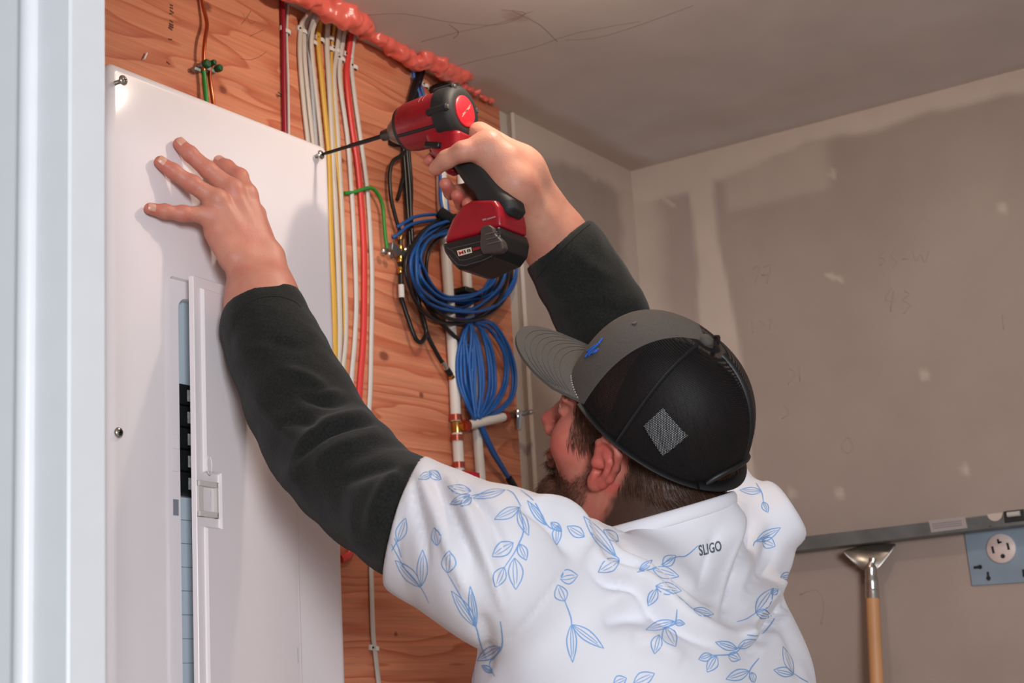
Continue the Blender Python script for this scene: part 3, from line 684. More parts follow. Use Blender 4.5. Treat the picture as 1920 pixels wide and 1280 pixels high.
for px, py in ((718, 472), (729, 478), (759, 470)):
    m = MB(); m.lathe([(0, .005), (.004, .0055), (.0055, .004), (.006, .001)], pwall(px, py, .013), (0, -1, 0), 12); m.build('block_screw', M_zinc, gb)
m = MB(); m.tube(smooth_path([pwall(*p) for p in ((646, 362, .004), (664, 360, .004), (692, 352, .010), (706, 360, .012), (717, 384, .012), (719.5, 410, .012), (722, 440, .012), (726, 466, .012))], 8), .0028, 10)
tag(m.build('green_wire', M_grn, smooth=80), 'green ground wire arching from behind the bundle to the ground block', 'wire')
# blue network cables
def loop(m, c, rx, ry, z0, jit, rnd, r=.0026, rot=0.0, n=14):
    P = []
    ph = rnd.uniform(0, 6)
    for k in range(n):
        t = 2*math.pi*k/n; x, y = rx*math.cos(t), ry*math.sin(t)
        x, y = x*math.cos(rot)-y*math.sin(rot), x*math.sin(rot)+y*math.cos(rot)
        P.append(pwall(c[0]+x+rnd.uniform(-jit, jit), c[1]+y+rnd.uniform(-jit, jit), z0+.006*math.sin(t*2+ph)+.006))
    m.tube(smooth_path(P, 6, True), r, 8, closed=True)
rnd = random.Random(11)
co = empty('network_cable_coil', pwall(868, 500, 0), 'upper coil of blue network cable hanging behind the driver battery', 'cable coil')
m = MB()
for k in range(11):
    q_ = rnd.random(); loop(m, (868+rnd.uniform(-9, 6)-8*q_, 500+rnd.uniform(-4, 6)-10*q_), 62+36*(1-q_*q_)+rnd.uniform(-3, 3), 66+30*(1-q_)+rnd.uniform(-6, 4), .006+.0024*k, 3.5, rnd, .0025, rot=rnd.uniform(-.35, .35))
m.build('coiled_cable', M_blu, co, smooth=80)
m = MB()
for k in range(5): loop(m, (866+rnd.uniform(-8, 6), 503+rnd.uniform(-6, 8)), 68+7*k, 72+7*k, .008+.005*k, 3.5, rnd, .0027, rnd.uniform(-.35, .35))
m.build('black_coiled_cable', M_bk, co, smooth=80)
m = MB()
m.tube(smooth_path([pwall(*p) for p in ((838, 402, .02), (812, 402, .02), (780, 406, .022), (757, 418, .022), (744, 426, .018))], 6), .0026, 8); m.tube(smooth_path([pwall(*p) for p in ((838, 412, .02), (800, 414, .022), (768, 422, .022), (748, 438, .02), (736, 446, .016))], 6), .0026, 8)
m.build('loose_ends', M_blu, co, smooth=80)
m = MB(); m.tube(smooth_path([pwall(*p) for p in ((824, 398, .03), (834, 405, .035), (848, 414, .03))], 4), [.011]*9, 12, flat=.9); m.build('velcro_tie', mat('black_velcro', (18, 18, 20), .9), co, smooth=70)
for i, pts in enumerate((((773, 120, .012), (777, 148, .010), (786, 176, .012), (806, 250, .014), (824, 320, .016), (826, 370, .018), (832, 402, .02)), ((781, 118, .012), (785, 150, .010), (794, 178, .012), (814, 250, .014), (832, 330, .016), (838, 380, .018), (842, 404, .02)))):
    bcab(('left', 'right')[i] and ('blue network cable from the foam to the upper coil, nearer the coax' if i == 0 else 'blue network cable from the foam to the upper coil, farther from the coax'), pts, .0028, 'network_cable', M_blu, group='blue network cables from the foam')
clip('white clip over the two blue cables at the foam', 778, 148, .0062); clip('white clip over the black cables just below the foam', 797, 163, .0062)
bcab('black wire clump tucked behind the top of the driver', [(808, 170, .006), (822, 163, .012), (838, 162, .014), (846, 168, .010)], .006)
lc = empty('network_cable_coil', pwall(900, 690, 0), 'lower coil of blue network cable hung in front of the white pipes', 'cable coil')
m = MB()
def hank(pts): m.tube(smooth_path([pwall(x+rnd.uniform(-1.2, 1.2), y+rnd.uniform(-1.5, 1.5), .026+rnd.uniform(-.004, .004)) for x, y in pts], 7, True), .0027, 8, closed=True)
for k in range(4):
    a = k*4.0; hank([(878+a*.4, 606), (866+a*.5, 632), (857+a*1.6, 672), (860+a*1.7, 716), (872+a, 752), (890+a*.3, 786), (884+a*.5, 740), (880+a*.9, 680), (884+a*.3, 630)])
for k in range(3):
    a = k*5.0; hank([(882, 606), (898+a*.6, 616), (910+a, 650), (917+a*1.1, 700), (914+a, 745), (896+a*.2, 784), (900+a*.4, 742), (898+a*.8, 700), (893+a*.5, 645)])
for k in range(2):
    hank([(890, 604), (918+4*k, 606), (944+6*k, 642), (960+6*k, 690), (958+6*k, 738), (934+5*k, 770), (898, 786), (925+5*k, 760), (945+6*k, 715), (944+5*k, 660), (918, 618)])
m.build('coiled_cable', M_blu, lc, smooth=80)
m = MB()
for k in range(3): m.tube(smooth_path([pwall(*p) for p in ((893+k*3, 780, .026), (905+k*3, 812, .022), (921+k*3, 846, .018), (941+k*2, 878, .012), (957+k, 902, .010))], 6), .0028, 8)
m.build('tail', M_blu, lc, smooth=80)
m = MB(); m.tube(smooth_path([pwall(*p) for p in ((954, 896, .012), (966, 916, .012), (974, 936, .010))], 4), .0058, 10); m.build('black_wrap', M_bk, lc, smooth=70)
# ------------------------------------------------------------ pipes and fittings
M_pex = mat('white_pex_pipe', (222, 216, 208), .28, sub=.1); M_crimp = mat('copper_crimp', (196, 104, 84), .3, .9)
def pipe(label, pts, r, ring_at=()):
    o = empty('water_pipe', pwall(*pts[-1]), label, 'pipe')
    m = MB(); m.tube(smooth_path([pwall(*p) for p in pts], 6), r, 18); m.build('tube', M_pex, o, smooth=80)
    for x, y in ring_at:
        q = pwall(x, y, pts[0][2]); m = MB(); ax = np.array([.0, 0, 1.]); m.lathe([(-.0045, r+.0002), (-.0045, r+.0016), (.0045, r+.0016), (.0045, r+.0002)], q, ax, 20); m.build('crimp_ring', M_crimp, o)
    return o
r1 = .0082
p1 = pipe('thicker white water pipe with copper rings and a brass tee', [(846, 120, .012), (842, 170, .012), (834, 240, .012), (828, 330, .012), (832, 420, .012), (842, 560, .012), (851, 700, .012), (855, 790, .012)], r1, [(854, 783)])
m = MB(); q = pwall(857, 800, .012); m.lathe([(-.019, .0062), (-.016, .0078), (.016, .0078), (.019, .0062)], q, (0, 0, 1), 18); e = pwall(868, 799, .022); m.lathe([(0, .0062), (.014, .0066)], q, e-q, 16); m.build('brass_tee', M_brs, p1)
m = MB(); m.tube([pwall(857, 812, .012), pwall(861, 884, .012)], r1, 18); m.build('lower_tube', M_pex, p1, smooth=80)
for x, y in ((857, 821), (860.5, 872)):
    m = MB(); m.lathe([(-.0045, r1), (-.0045, r1+.0016), (.0045, r1+.0016), (.0045, r1)], pwall(x, y, .012), (0, 0, 1), 20); m.build('crimp_ring', M_crimp, p1)
m = MB(); q = pwall(865, 892, .014); m.lathe([(-.03, .010), (.004, .010), (.008, .007)], q, (0, 0, 1), 16); m.build('valve_body', M_brs, p1)
m = MB(); m.obox(q+[.006, -.014, 0.0], (.018, 0, 0), (0, .0035, 0), (0, 0, .005)); m.build('red_lever', mat('red_lever_enamel', (196, 16, 40), .3), p1, bevel=.0015)
p2 = pipe('second white water pipe standing behind the blue coils', [(857, 128, .010), (860, 200, .010), (866, 330, .010), (873, 480, .010), (881, 600, .010), (891, 760, .010), (903, 920, .010), (910, 1010, .010)], .0076)
m = MB(); q = pwall(877, 549, .012); m.obox(q, (.022, 0, -.001), (0, .012, 0), (0, 0, .0042)); m.lathe([(-.006, .0115), (.006, .0115)], pwall(877, 549, .010), (0, 0, 1), 18)
tag(m.build('pipe_strap', mat('black_strap_plastic', (26, 26, 28), .4), bevel=.001), 'black plastic strap holding the second pipe', 'pipe strap')
br = empty('branch_pipe', pwall(875, 797, .022), 'short white branch pipe from the tee to the small chrome valve', 'pipe')
m = MB(); a, b_ = pwall(872, 798, .024), pwall(947, 781, .024); m.tube([a, b_], .0072, 16); m.build('tube', M_pex, br, smooth=80)
m = MB(); d = (b_-a)/np.linalg.norm(b_-a); m.lathe([(-.002, .0074), (-.002, .0088), (.007, .0088), (.007, .0074)], b_-d*.004, d, 18); m.build('crimp_ring', mat('dull_copper', (170, 70, 56), .35, .8), br); m = MB(); m.lathe([(-.004, .0074), (-.004, .0088), (.004, .0088), (.004, .0074)], a+d*.002, d, 18); m.build('crimp_ring', mat('dull_copper', (170, 70, 56), .35, .8), br)
m = MB(); m.lathe([(0, .0055), (.016, .0055)], b_+d*.004, d, 14); m.build('fitting', mat('dark_brass', (110, 84, 60), .35, .9), br)
vq = pwall(971, 785, .026)
va = empty('shutoff_valve', vq, 'small chrome shutoff valve with an oval handle, beside the cap brim', 'valve')
m = MB(); m.lathe([(-.018, .0050), (-.016, .0062), (-.004, .0066), (.0, .0086), (.010, .0086), (.013, .0078), (.015, .004)], vq, (0.05, 0, 1), 18); m.build('valve_body', M_chr, va)
m = MB(); h0 = pwall(978, 777, .030); h1 = pwall(990, 772, .040); m.lathe([(0, .004), (.012, .004)], h0, h1-h0, 12); m.build('stem', M_zincd, va)
m = MB(); m.tube(smooth_path([pwall(988, 776, .040), pwall(996, 772, .043), pwall(1003, 771, .046)], 5), [.003, .005, .0066, .0075, .0078, .0078, .0075, .0068, .0056, .004, .0015], 12, flat=.5); m.build('handle', mat('worn_chrome', (176, 168, 160), .3, .9), va, smooth=80)
# ------------------------------------------------------------ cordless impact driver, its bit in the screw at the panel corner
XS = float(SC[0]); ZS = float(SC[2])
def sq(px, py, dx=-.030): return HX(px, py, XS+dx)           # on the driver's left side
def ext_sdf(P, poly, hx, r, cx=None):
    """rounded slab: outline in the Y-Z plane, half thickness hx along X"""
    A = np.array([[p[1], p[2]] for p in poly]); B_ = np.roll(A, -1, 0); q = P[:, 1:]
    d = np.full(len(P), 1e9); s = np.ones(len(P))
    for a, b_ in zip(A, B_):
        e = b_-a; w = q-a; t = np.clip((w@e)/(e@e), 0, 1); d = np.minimum(d, np.linalg.norm(w-t[:, None]*e, axis=1))
        c1 = q[:, 1] >= a[1]; c2 = q[:, 1] < b_[1]; c3 = e[0]*w[:, 1] > e[1]*w[:, 0]
        s = np.where((c1 & c2 & c3) | (~c1 & ~c2 & ~c3), -s, s)
    d = d*s+r; x = np.abs(P[:, 0]-(XS if cx is None else cx))-hx+r
    return np.minimum(np.maximum(d, x), 0)+np.hypot(np.maximum(d, 0), np.maximum(x, 0))-r
def ext_mesh(name, px, hx, r, m, par, h=.0016, shape=None, dx=-.030):
    poly = [sq(*p, dx) for p in px]; A = np.array(poly)
    lo = A.min(0)-.01; hi = A.max(0)+.01; lo[0] = XS-hx-.008; hi[0] = XS+hx+.008
    f = lambda P: ext_sdf(P, poly, hx, r)
    if shape: g = f; f = lambda P: shape(P, g(P))
    Vv, F = nets(f, lo, hi, h, 1)
    return qmesh(name, Vv, F, m, par)
M_tred = mat('tool_red', (146, 14, 30), .36, vary=.12, vscale=45, spec=.5); M_rub = mat('black_rubber', (27, 28, 29), .62, vary=.1, vscale=80); M_blkp = mat('black_nylon', (22, 22, 23), .38)
M_gear = mat('gearcase_metal', (104, 96, 90), .35, .85, vary=.2, vscale=60)
drv = empty('impact_driver', (XS, D-.18, ZS), 'red and black cordless impact driver held against the top right panel screw', 'impact driver')
AX = np.array([0, -1., 0]); S0 = np.array([XS, D, ZS])
m = MB(); m.lathe([(.0122, .0012), (.016, .0022), (.055, .0023)], S0, AX, 6); m.lathe([(.054, .0022), (.058, .0029), (.122, .0029)], S0, AX, 6); m.build('driver_bit', mat('black_oxide_steel', (40, 40, 40), .3, .9), drv, smooth=20)
m = MB(); m.lathe([(.112, .0042), (.112, .0070), (.121, .0078), (.124, .0092), (.127, .0092)], S0, AX, 24); m.build('bit_collar', M_blkp, drv)
m = MB(); m.lathe([(.125, .0080), (.127, .0120), (.134, .0165), (.146, .0235), (.150, .0262), (.154, .027)], S0, AX, 40); m.build('nose_cone', M_gear, drv, smooth=50)
m = MB(); m.lathe([(.147, .0262), (.1475, .0280), (.1530, .0296), (.1535, .0285)], S0, AX, 40); m.build('nose_boot', M_rub, drv, smooth=50)
m = MB(); m.lathe([(.151, .0270), (.152, .0292), (.160, .0312), (.185, .0328), (.214, .0335), (.215, .030)], S0, AX, 48); shell = m.build('motor_housing', M_tred, drv, smooth=50)
m = MB(); m.lathe([(.2125, .030), (.2130, .0352), (.218, .0360), (.231, .0354), (.2375, .0325), (.2400, .0255), (.2395, .019)], S0, AX, 48); cap_ = m.build('rear_cap', M_rub, drv, smooth=50)
m = MB(); m.lathe([(.2385, .0205), (.2410, .0200), (.2422, .0180), (.2422, .0)], S0, AX, 36); bdg = m.build('round_badge', mat('badge_red', (214, 40, 52), .35, vary=.12, vscale=120), drv, smooth=40)
m = MB(); 
for k in (-1, 0, 1): m.obox(S0+AX*.2423+np.array([k*.0035, 0, k*.004]), (.0085-abs(k)*.002, 0, .0085*.8), (0, .0002, 0), (-.0003, 0, .0004))
m.build('badge_scratches', mat('badge_scratch', (232, 150, 140), .5), bdg, smooth=None)
for a in (118, 185, 300, 20):
    t = math.radians(a); q = S0+np.array([.0325*math.cos(t), 0, .0325*math.sin(t)])
    m = MB(); m.lathe([(.208, .0052), (.236, .0052), (.2375, .0040)], q, AX, 14); b = m.build('screw_boss', M_rub, drv)
    m = MB(); m.lathe([(.2370, .0030), (.2385, .0030), (.2390, .0014)], q, AX, 12); m.build('housing_screw', M_zinc, b)
# vent slots and lettering pressed into the housing
def onshell(t, ang, r=None): r = np.interp(t, [.152, .16, .185, .214], [.0292, .0312, .0328, .0335]) if r is None else r; return S0+AX*t+np.array([r*math.cos(ang), 0, r*math.sin(ang)])
M_dred = mat('tool_dark_red', (120, 10, 24), .45)
V_, F_ = text_shapes('Milwaukee', 1, .35, .0); lo_, hi_ = V_.min(0), V_.max(0); V_ = (V_-lo_)/(hi_-lo_)
m = MB(); m.add([onshell(.156+.047*x, math.pi+.30-.36*y, None)+np.array([-.00035, 0, 0]) for x, y in V_], F_); m.build('housing_lettering', mat('lettering_red', (132, 30, 40), .45), shell, smooth=None)
m = MB()
for tt in (.190, .196):
    for (a0, a1) in ((2.15, 2.6),): m.tube([onshell(tt, a) for a in np.linspace(a0, a1, 8)], .0007, 6)
m.build('panel_seam', M_dred, shell, smooth=80)
m = MB(); m.tube([onshell(t, math.pi+.62) for t in np.linspace(.154, .213, 10)], .0022, 8); m.build('lower_band', M_rub, shell, smooth=80)
# neck, trigger, grip, foot, battery
ext_mesh('neck', [(778, 238), (790, 266), (798, 286), (818, 300), (838, 296), (852, 276), (850, 240), (820, 224)], .022, .010, M_tred, drv)
ext_mesh('trigger', [(783, 270), (786, 282), (800, 290), (808, 308), (818, 318), (832, 312), (822, 290), (800, 270)], .010, .005, M_tred, drv)
m = MB(); a = sq(812, 272, -.024); m.obox(a, (.004, 0, 0), (0, .011, .003), (0, -.001, .0036)); m.build('direction_button', M_blkp, drv, bevel=.0015)
ext_mesh('grip', [(812, 272), (828, 298), (843, 320), (858, 342), (874, 360), (884, 378), (878, 403), (886, 410), (940, 397), (950, 384), (946, 366), (928, 348), (908, 320), (890, 290), (872, 262)], .0195, .011, M_rub, drv)
FOOT = [(832, 455), (836, 436), (846, 410), (866, 384), (884, 374), (926, 374), (934, 386), (938, 406), (938, 423), (903, 437), (863, 447)]
ext_mesh('foot', FOOT, .030, .005, M_tred, drv)
ext_mesh('foot_light_lens', [(838, 430), (848, 402), (868, 379), (884, 372), (889, 378), (876, 392), (860, 404), (850, 418), (845, 432)], .0245, .004, mat('lens_black', (30, 20, 18), .08), drv)
def bshape(P, d):
    z = P[:, 2]
    return d
BAT = [(830, 457), (863, 448), (903, 438), (936, 424), (941, 440), (937, 464), (924, 482), (900, 493), (872, 506), (860, 506), (849, 495), (834, 473)]
bat = ext_mesh('battery', BAT, .0325, .004, M_blkp, drv)
sx_ = -.0328
m = MB(); m.prism([sq(857, 470, sx_), sq(883.5, 463.5, sx_), sq(885.5, 473.5, sx_), sq(860, 480.5, sx_)], (-.0004, 0, 0)); m.build('badge_plate', mat('badge_cream', (206, 196, 176), .5), bat, smooth=None)
o_ = sq(860.5, 479.2, sx_-.0006); ex = sq(885, 472.3, sx_-.0006)-o_; ey = sq(858, 470.8, sx_-.0006)-o_; wl = np.linalg.norm(ex); hl = np.linalg.norm(ey); ex /= wl; ey /= hl
m = MB(); put_text(m, 'M', o_+ex*.0008+ey*hl*.1, ex, ey, w=wl*.36, h=hl*.75, bold=.03); m.build('red_letter', mat('print_red', (196, 24, 34), .5), bat, smooth=None)
m = MB(); put_text(m, '18', o_+ex*(wl*.46)+ey*hl*.12, ex, ey, w=wl*.48, h=hl*.72, bold=.03); m.build('black_numerals', M_blkp, bat, smooth=None)
m = MB()
for k, (px_, w_) in enumerate(((887, .0028), (891.5, .0024), (896, .0030))): m.obox(sq(px_+2, 467.2-k*1.2, sx_-.0003), ex*w_*.7, (.0002, 0, 0), ey*.0018)
m.build('red_marks', mat('print_dark_red', (128, 16, 26), .5), bat, smooth=None)
m = MB()
for pts in (((838, 464), (848, 470), (862, 488), (874, 487), (905, 477)), ((842, 478), (858, 496), (872, 498), (905, 488), (922, 480)), ((846, 466), (880, 458), (904, 452)), ((905, 452), (920, 446), (934, 438))):
    m.tube([sq(*p, sx_+.0002) for p in pts], .0007, 6)
m.build('battery_ribs', mat('rib_grey', (66, 66, 66), .4), bat, smooth=80)
def lt(P, d): return d
ext = [(904, 430), (910, 424), (920, 422), (928, 428), (932, 440), (944, 452), (948, 466), (940, 474), (908, 478), (903, 466)]
Pl = [sq(*p, -.034) for p in ext]; A_ = np.array(Pl)
fL = lambda P: ext_sdf(P, Pl, .006, .0022, XS-.0325)
Vv, F = nets(fL, A_.min(0)-.012, A_.max(0)+.012, .0012, 1); la = qmesh('battery_latch', Vv, F, mat('latch_brown_grey', (62, 54, 50), .5), bat)
m = MB()
for k in range(3): m.tube([sq(910+k*1.5, 440+k*9, -.0392), sq(932+k*3, 434+k*9, -.0392)], .0008, 6)
m.build('latch_ridges', mat('latch_ridge', (92, 82, 74), .5), la, smooth=80)
m = MB(); m.obox(sq(921, 408.5, -.0304), ex*.0062, (.0002, 0, 0), ey*.0009); m.obox(sq(908, 411.5, -.0304), ex*.0026, (.0002, 0, 0), ey*.0012)
m.build('grey_mark', mat('lettering_grey', (150, 120, 120), .5), bpy.data.objects['foot'], smooth=None)
# ------------------------------------------------------------ things on the right wall
M_lvl = mat('dark_grey_anodised', (112, 114, 112), .45, .45, vary=.18, vscale=30)
off = .045
def rw(x, y, o): return V(x, y, o)
a, b_ = rw(1460, 1011, off), rw(1960, 953, off); a2, b2 = rw(1460, 1037, off), rw(1960, 978.5, off)
lv = empty('spirit_level', a, 'dark grey metal level with a pale sticker, across the right wall above the scraper', 'spirit level')
m = MB(); m.prism([a, b_, b2, a2], (off-.002, 0, 0)); m.build('beam', M_lvl, lv, bevel=.0012)
s = [rw(1741, 975.5, off+.0008), rw(1809, 968.0, off+.0008), rw(1814, 989.5, off+.0008), rw(1746, 998, off+.0008)]
m = MB(); m.prism(s, (.0007, 0, 0)); st_ = m.build('sticker', mat('pale_sticker', (158, 147, 143), .6), lv)
m = MB()
for k in (.32, .5, .68):
    A_ = np.array(s[0])*(1-k)+np.array(s[3])*k; B_ = np.array(s[1])*(1-k)+np.array(s[2])*k; A_, B_ = A_+(B_-A_)*.08, B_-(B_-A_)*.12
    m.tube([A_-[.0006, 0, 0], B_-[.0006, 0, 0]], .0006, 5)
m.build('sticker_lines', mat('sticker_print', (142, 132, 128), .7), st_)
c = rw(1865, 962, off+.0006); ex = (rw(1880, 960, off)-rw(1850, 963.5, off)); ex /= np.linalg.norm(ex)
m = MB(); R_ = .0122; pts = [c+ex*R_*math.cos(t)+np.array([0, 0, -R_*math.sin(t)]) for t in np.linspace(0, math.pi, 14)]; m.prism(pts, (.004, 0, 0)); m.build('hand_hole', mat('hole_beige', (190, 172, 160), .7), lv)
c = rw(1902, 967, off+.001)
m = MB(); m.obox(c, (.001, 0, 0), ex*.016, (0, 0, .009)); m.build('vial_housing', mat('black_plastic', (38, 36, 36), .4), lv, bevel=.0008)
m = MB(); m.tube([c-ex*.010+[-.002, 0, .003], c+ex*.010+[-.002, 0, .003]], .0042, 12); m.build('vial', mat('clear_vial', (205, 200, 190), .1, alpha=.8), lv, smooth=80)
m = MB(); m.lathe([(0, .0016), (.0012, .0014)], rw(1857, 986, off), (-1, 0, 0), 10); m.build('rivet', M_brs, lv)
# long-handled scraper leaning on the wall
M_stl = mat('worn_steel', (168, 160, 150), .3, .95, vary=.12, vscale=40); M_stl2 = mat('bright_steel', (196, 190, 182), .22, .95)
sc_ = empty('floor_scraper', rw(1648, 1280, .05), 'long wooden-handled scraper with a flared steel head, leaning below the level', 'scraper')
h0 = rw(1636, 1118, .034); h1 = rw(1644, 1282, .052); dr = (h1-h0)/np.linalg.norm(h1-h0); tlen = (h0[2]+H)/-dr[2]
m = MB(); m.tube([h0, h0+dr*.3, h0+dr*tlen], .0112, 20); hd = m.build('wooden_handle', mat('turned_beech', (196, 142, 96), .5, vary=.1, vscale=14), sc_, smooth=60)
n0_ = rw(1633, 1066, .032); n1_ = rw(1637, 1047, .030)
m = MB(); m.tube(smooth_path([h0+dr*.004, h0-dr*.01, (h0+n0_)/2, n0_, n1_], 5), [.0116]*6+[.0110]*6+[.0098]*5+[.0070]*4, 18); m.build('socket', M_stl2, sc_, smooth=70)
L1, R1, T1 = rw(1578, 1034, .050), rw(1684, 1018, .012), rw(1641, 1014, .006)
m = MB(); g = []
nu_, nv_ = 13, 7
for i in range(nu_):
    u = i/(nu_-1)
    top = L1*(1-u)**2+2*u*(1-u)*(rw(1618, 1016, .012))+R1*u*u
    nk = n0_+np.array([-.002, (.5-u)*.017, 0])
    for j in range(nv_): w = (j/(nv_-1))**1.7; g.append(nk*(1-w)+top*w+np.array([-.008*math.sin(math.pi*u)*math.sin(math.pi*w), 0, -.006*math.sin(math.pi*j/(nv_-1))]))
m.add(g, [(i*nv_+j, i*nv_+j+1, (i+1)*nv_+j+1, (i+1)*nv_+j) for i in range(nu_-1) for j in range(nv_-1)]); m.build('steel_head', M_stl, sc_, smooth=60, solid=.0022, sub=1)
# metal box cover with a range receptacle
M_box = mat('galvanised_blue', (142, 158, 172), .42, .35, vary=.10, vscale=22)
c0, c1, c2 = rw(1806, 988, .004), rw(1945, 976, .004), rw(1822, 1098, .004)
pc = empty('outlet_box_cover', (c0+c1)/2, 'galvanised box cover with a round receptacle on the right wall under the level', 'outlet')
m = MB(); m.prism([c0, c1, c1+(c2-c0), c2], (.0035, 0, 0)); pb_ = m.build('cover_plate', M_box, pc, bevel=.0008)
c = rw(1877, 1028, .006)
m = MB(); m.lathe([(0, .0232), (.004, .0232), (.0054, .0215), (.0054, .0)], c+[.003, 0, 0], (-1, 0, 0), 36); rc = m.build('receptacle_face', mat('beige_receptacle', (206, 186, 178), .45), pc, smooth=40)
dk = mat('socket_dark', (20, 18, 18), .7)
ey = np.array([0, -1., 0]); ez = np.array([0.0, 0.1, 1.])/1.005
for u, v_, a_, b2_ in ((-.0125, -.001, .0018, .0056), (.0125, .002, .0018, .0056), (-.001, .0115, .0016, .0038), (.0006, .0098, .0034, .0015)):
    m = MB(); m.obox(c+ey*u+ez*v_+[-.0025, 0, 0], (.0005, 0, 0), ey*a_, ez*b2_); m.build('contact_slot', dk, rc, smooth=None)
m = MB(); m.lathe([(0, .0036), (.0006, .0036)], c+ey*.0008+ez*-.0125+[-.0024, 0, 0], (-1, 0, 0), 16); m.build('ground_hole', dk, rc)
for px, py, dx, dz in ((1833, 1063, .008, .0022), (1825, 994, .008, .0022), (1853, 1080, .0022, .007), (1921, 1074, .004, .006)):
    q = rw(px, py, .0044); m = MB(); m.obox(q, (.0004, 0, 0), ey*dx*.8, (0, 0, dz)); m.lathe([(0, .0036), (.0006, .0036)], q+ey*(.004 if dx > dz else 0)+np.array([0, 0, -.003 if dz > dx else 0]), (-1, 0, 0), 12); m.build('mounting_slot', dk, pb_, smooth=None)
# ------------------------------------------------------------ the worker
HO = np.array([1.59315, 0.86278, 0.29462])
HM = np.array([[0.916559, -0.167121, -0.363305], [-0.040549, 0.864968, -0.500186], [0.397839, 0.473182, 0.786017]])
def hl(x, y, z): return HO+HM@np.array([x, y, z], float)          # head frame: x right, y face, z crown
def hloc(P): return (P-HO)@HM
person = empty('person', (1.56, .86, -H), 'worker in a leaf-print polo, cap and dark undershirt, driving a screw with arms raised', 'person')
LSH, RSH = AT(928, 1058, 1.60), AT(1385, 1015, 1.96)
LEL = AT(592, 850, 1.80)
NK = AT(1240, 992, 1.80)
# ---- left hand on the cover
def wl_(x, y, o): return W(x, y, D-o)
LF = {'little': [(281, 391, .0075), (309, 397, .013), (342, 401, .021), (393, 402, .036)],
      'ring': [(301, 304, .0075), (325, 322, .014), (360, 345, .026), (407, 376, .042)],
      'middle': [(337, 270, .0075), (356, 289, .015), (390, 319, .028), (436, 357, .046)],
      'index': [(411, 304, .0075), (425, 314, .018), (449, 332, .034), (462, 366, .048)]}
LFr = {'little': (.0070, .0080, .0088, .0108), 'ring': (.0077, .0088, .0098, .0120), 'middle': (.0080, .0092, .0102, .0124), 'index': (.0078, .0092, .0102, .0122)}
lw1, lw2 = wl_(461, 497, .062), wl_(503, 485, .070)
lcf = AT(491, 562, 1.885)
# ---- right hand on the grip
fr = np.array([0, 1., 0]); gax = sq(908, 365, 0)-sq(850, 290, 0); gax /= np.linalg.norm(gax); gf = np.cross(gax, [1., 0, 0]); gf = gf if gf[1] > 0 else -gf
def gp(px, py, f, x): return sq(px, py, 0)+gf*f+np.array([x, 0, 0])
RF = {'middle': [gp(875, 322, .026, -.016), gp(875, 322, .034, .004), gp(875, 322, .022, .030), gp(878, 318, -.022, .036)],
      'ring': [gp(893, 346, .023, -.015), gp(893, 346, .031, .004), gp(893, 346, .020, .029), gp(894, 340, -.024, .034)],
      'little': [gp(906, 364, .019, -.013), gp(906, 364, .026, .003), gp(906, 364, .016, .027), gp(908, 358, -.024, .030)],
      'index': [sq(806, 300, -.002), sq(815, 297, .012), sq(850, 288, .030), gp(866, 290, -.030, .040)]}
RFr = {'middle': (.0080, .0090, .0100, .0122), 'ring': (.0078, .0086, .0096, .0118), 'little': (.0068, .0076, .0086, .0105), 'index': (.0078, .0088, .0100, .0122)}
rth = [sq(817, 316, -.033), sq(837, 299, -.036), sq(868, 284, -.034), sq(915, 276, -.010)]
rw1, rw2 = HX(962, 345, XS+.012), HX(986, 320, XS+.043)
rcf = AT(1044, 455, 2.055)
REL = AT(1178, 690, 2.07)
def hand_left(P):
    d = None
    for k in LF: 
        c = chain(P, [wl_(*p) for p in LF[k]], LFr[k], .003); d = c if d is None else np.minimum(d, c)
    mc = [wl_(*LF[k][3]) for k in ('little', 'ring', 'middle', 'index')]
    pal = None
    for q, w, r in ((mc[0], lw1*.85+lw2*.15, .0115), (mc[1], lw1*.6+lw2*.4, .0125), (mc[2], lw1*.35+lw2*.65, .0128), (mc[3], lw1*.1+lw2*.9, .0125)):
        c = rcone(P, q, w, r, .0165); pal = c if pal is None else smin(pal, c, .009)
    pal = smin(pal, rcone(P, wl_(404, 436, .040), wl_(434, 482, .055), .0135, .016), .010)       # heel of the hand
    pal = smin(pal, chain(P, [wl_(494, 460, .050), wl_(478, 402, .026), wl_(462, 372, .016), wl_(455, 350, .010)], (.016, .0125, .0105, .0085), .006), .006)
    d = smin(d, pal, .008)
    arm = smin(rcone(P, lw1, lcf+(lw1-lw2)*.25, .0195, .036), rcone(P, lw2, lcf-(lw1-lw2)*.25, .0195, .036), .012)
    d = smin(d, arm, .014)
    d = smin(d, rcone(P, lcf, LEL, .037, .046), .02)
    # tendons and knuckles
    for k in ('ring', 'middle', 'index'):
        q = wl_(*LF[k][3]); n_ = np.array([-.45, -.85, .1]); n_ /= np.linalg.norm(n_)
        d = smin(d, ell(P, q+n_*.006, (.0095, .0075, .0095)), .006)
    for k in LF:
        a, b_ = wl_(*LF[k][1]), wl_(*LF[k][2])
        for q, rr in ((a, .0070), (b_, .0084)): d = smin(d, ell(P, q+np.array([-.0008, -.0018, .0008]), (rr, rr*.9, rr)), .006)
    return d
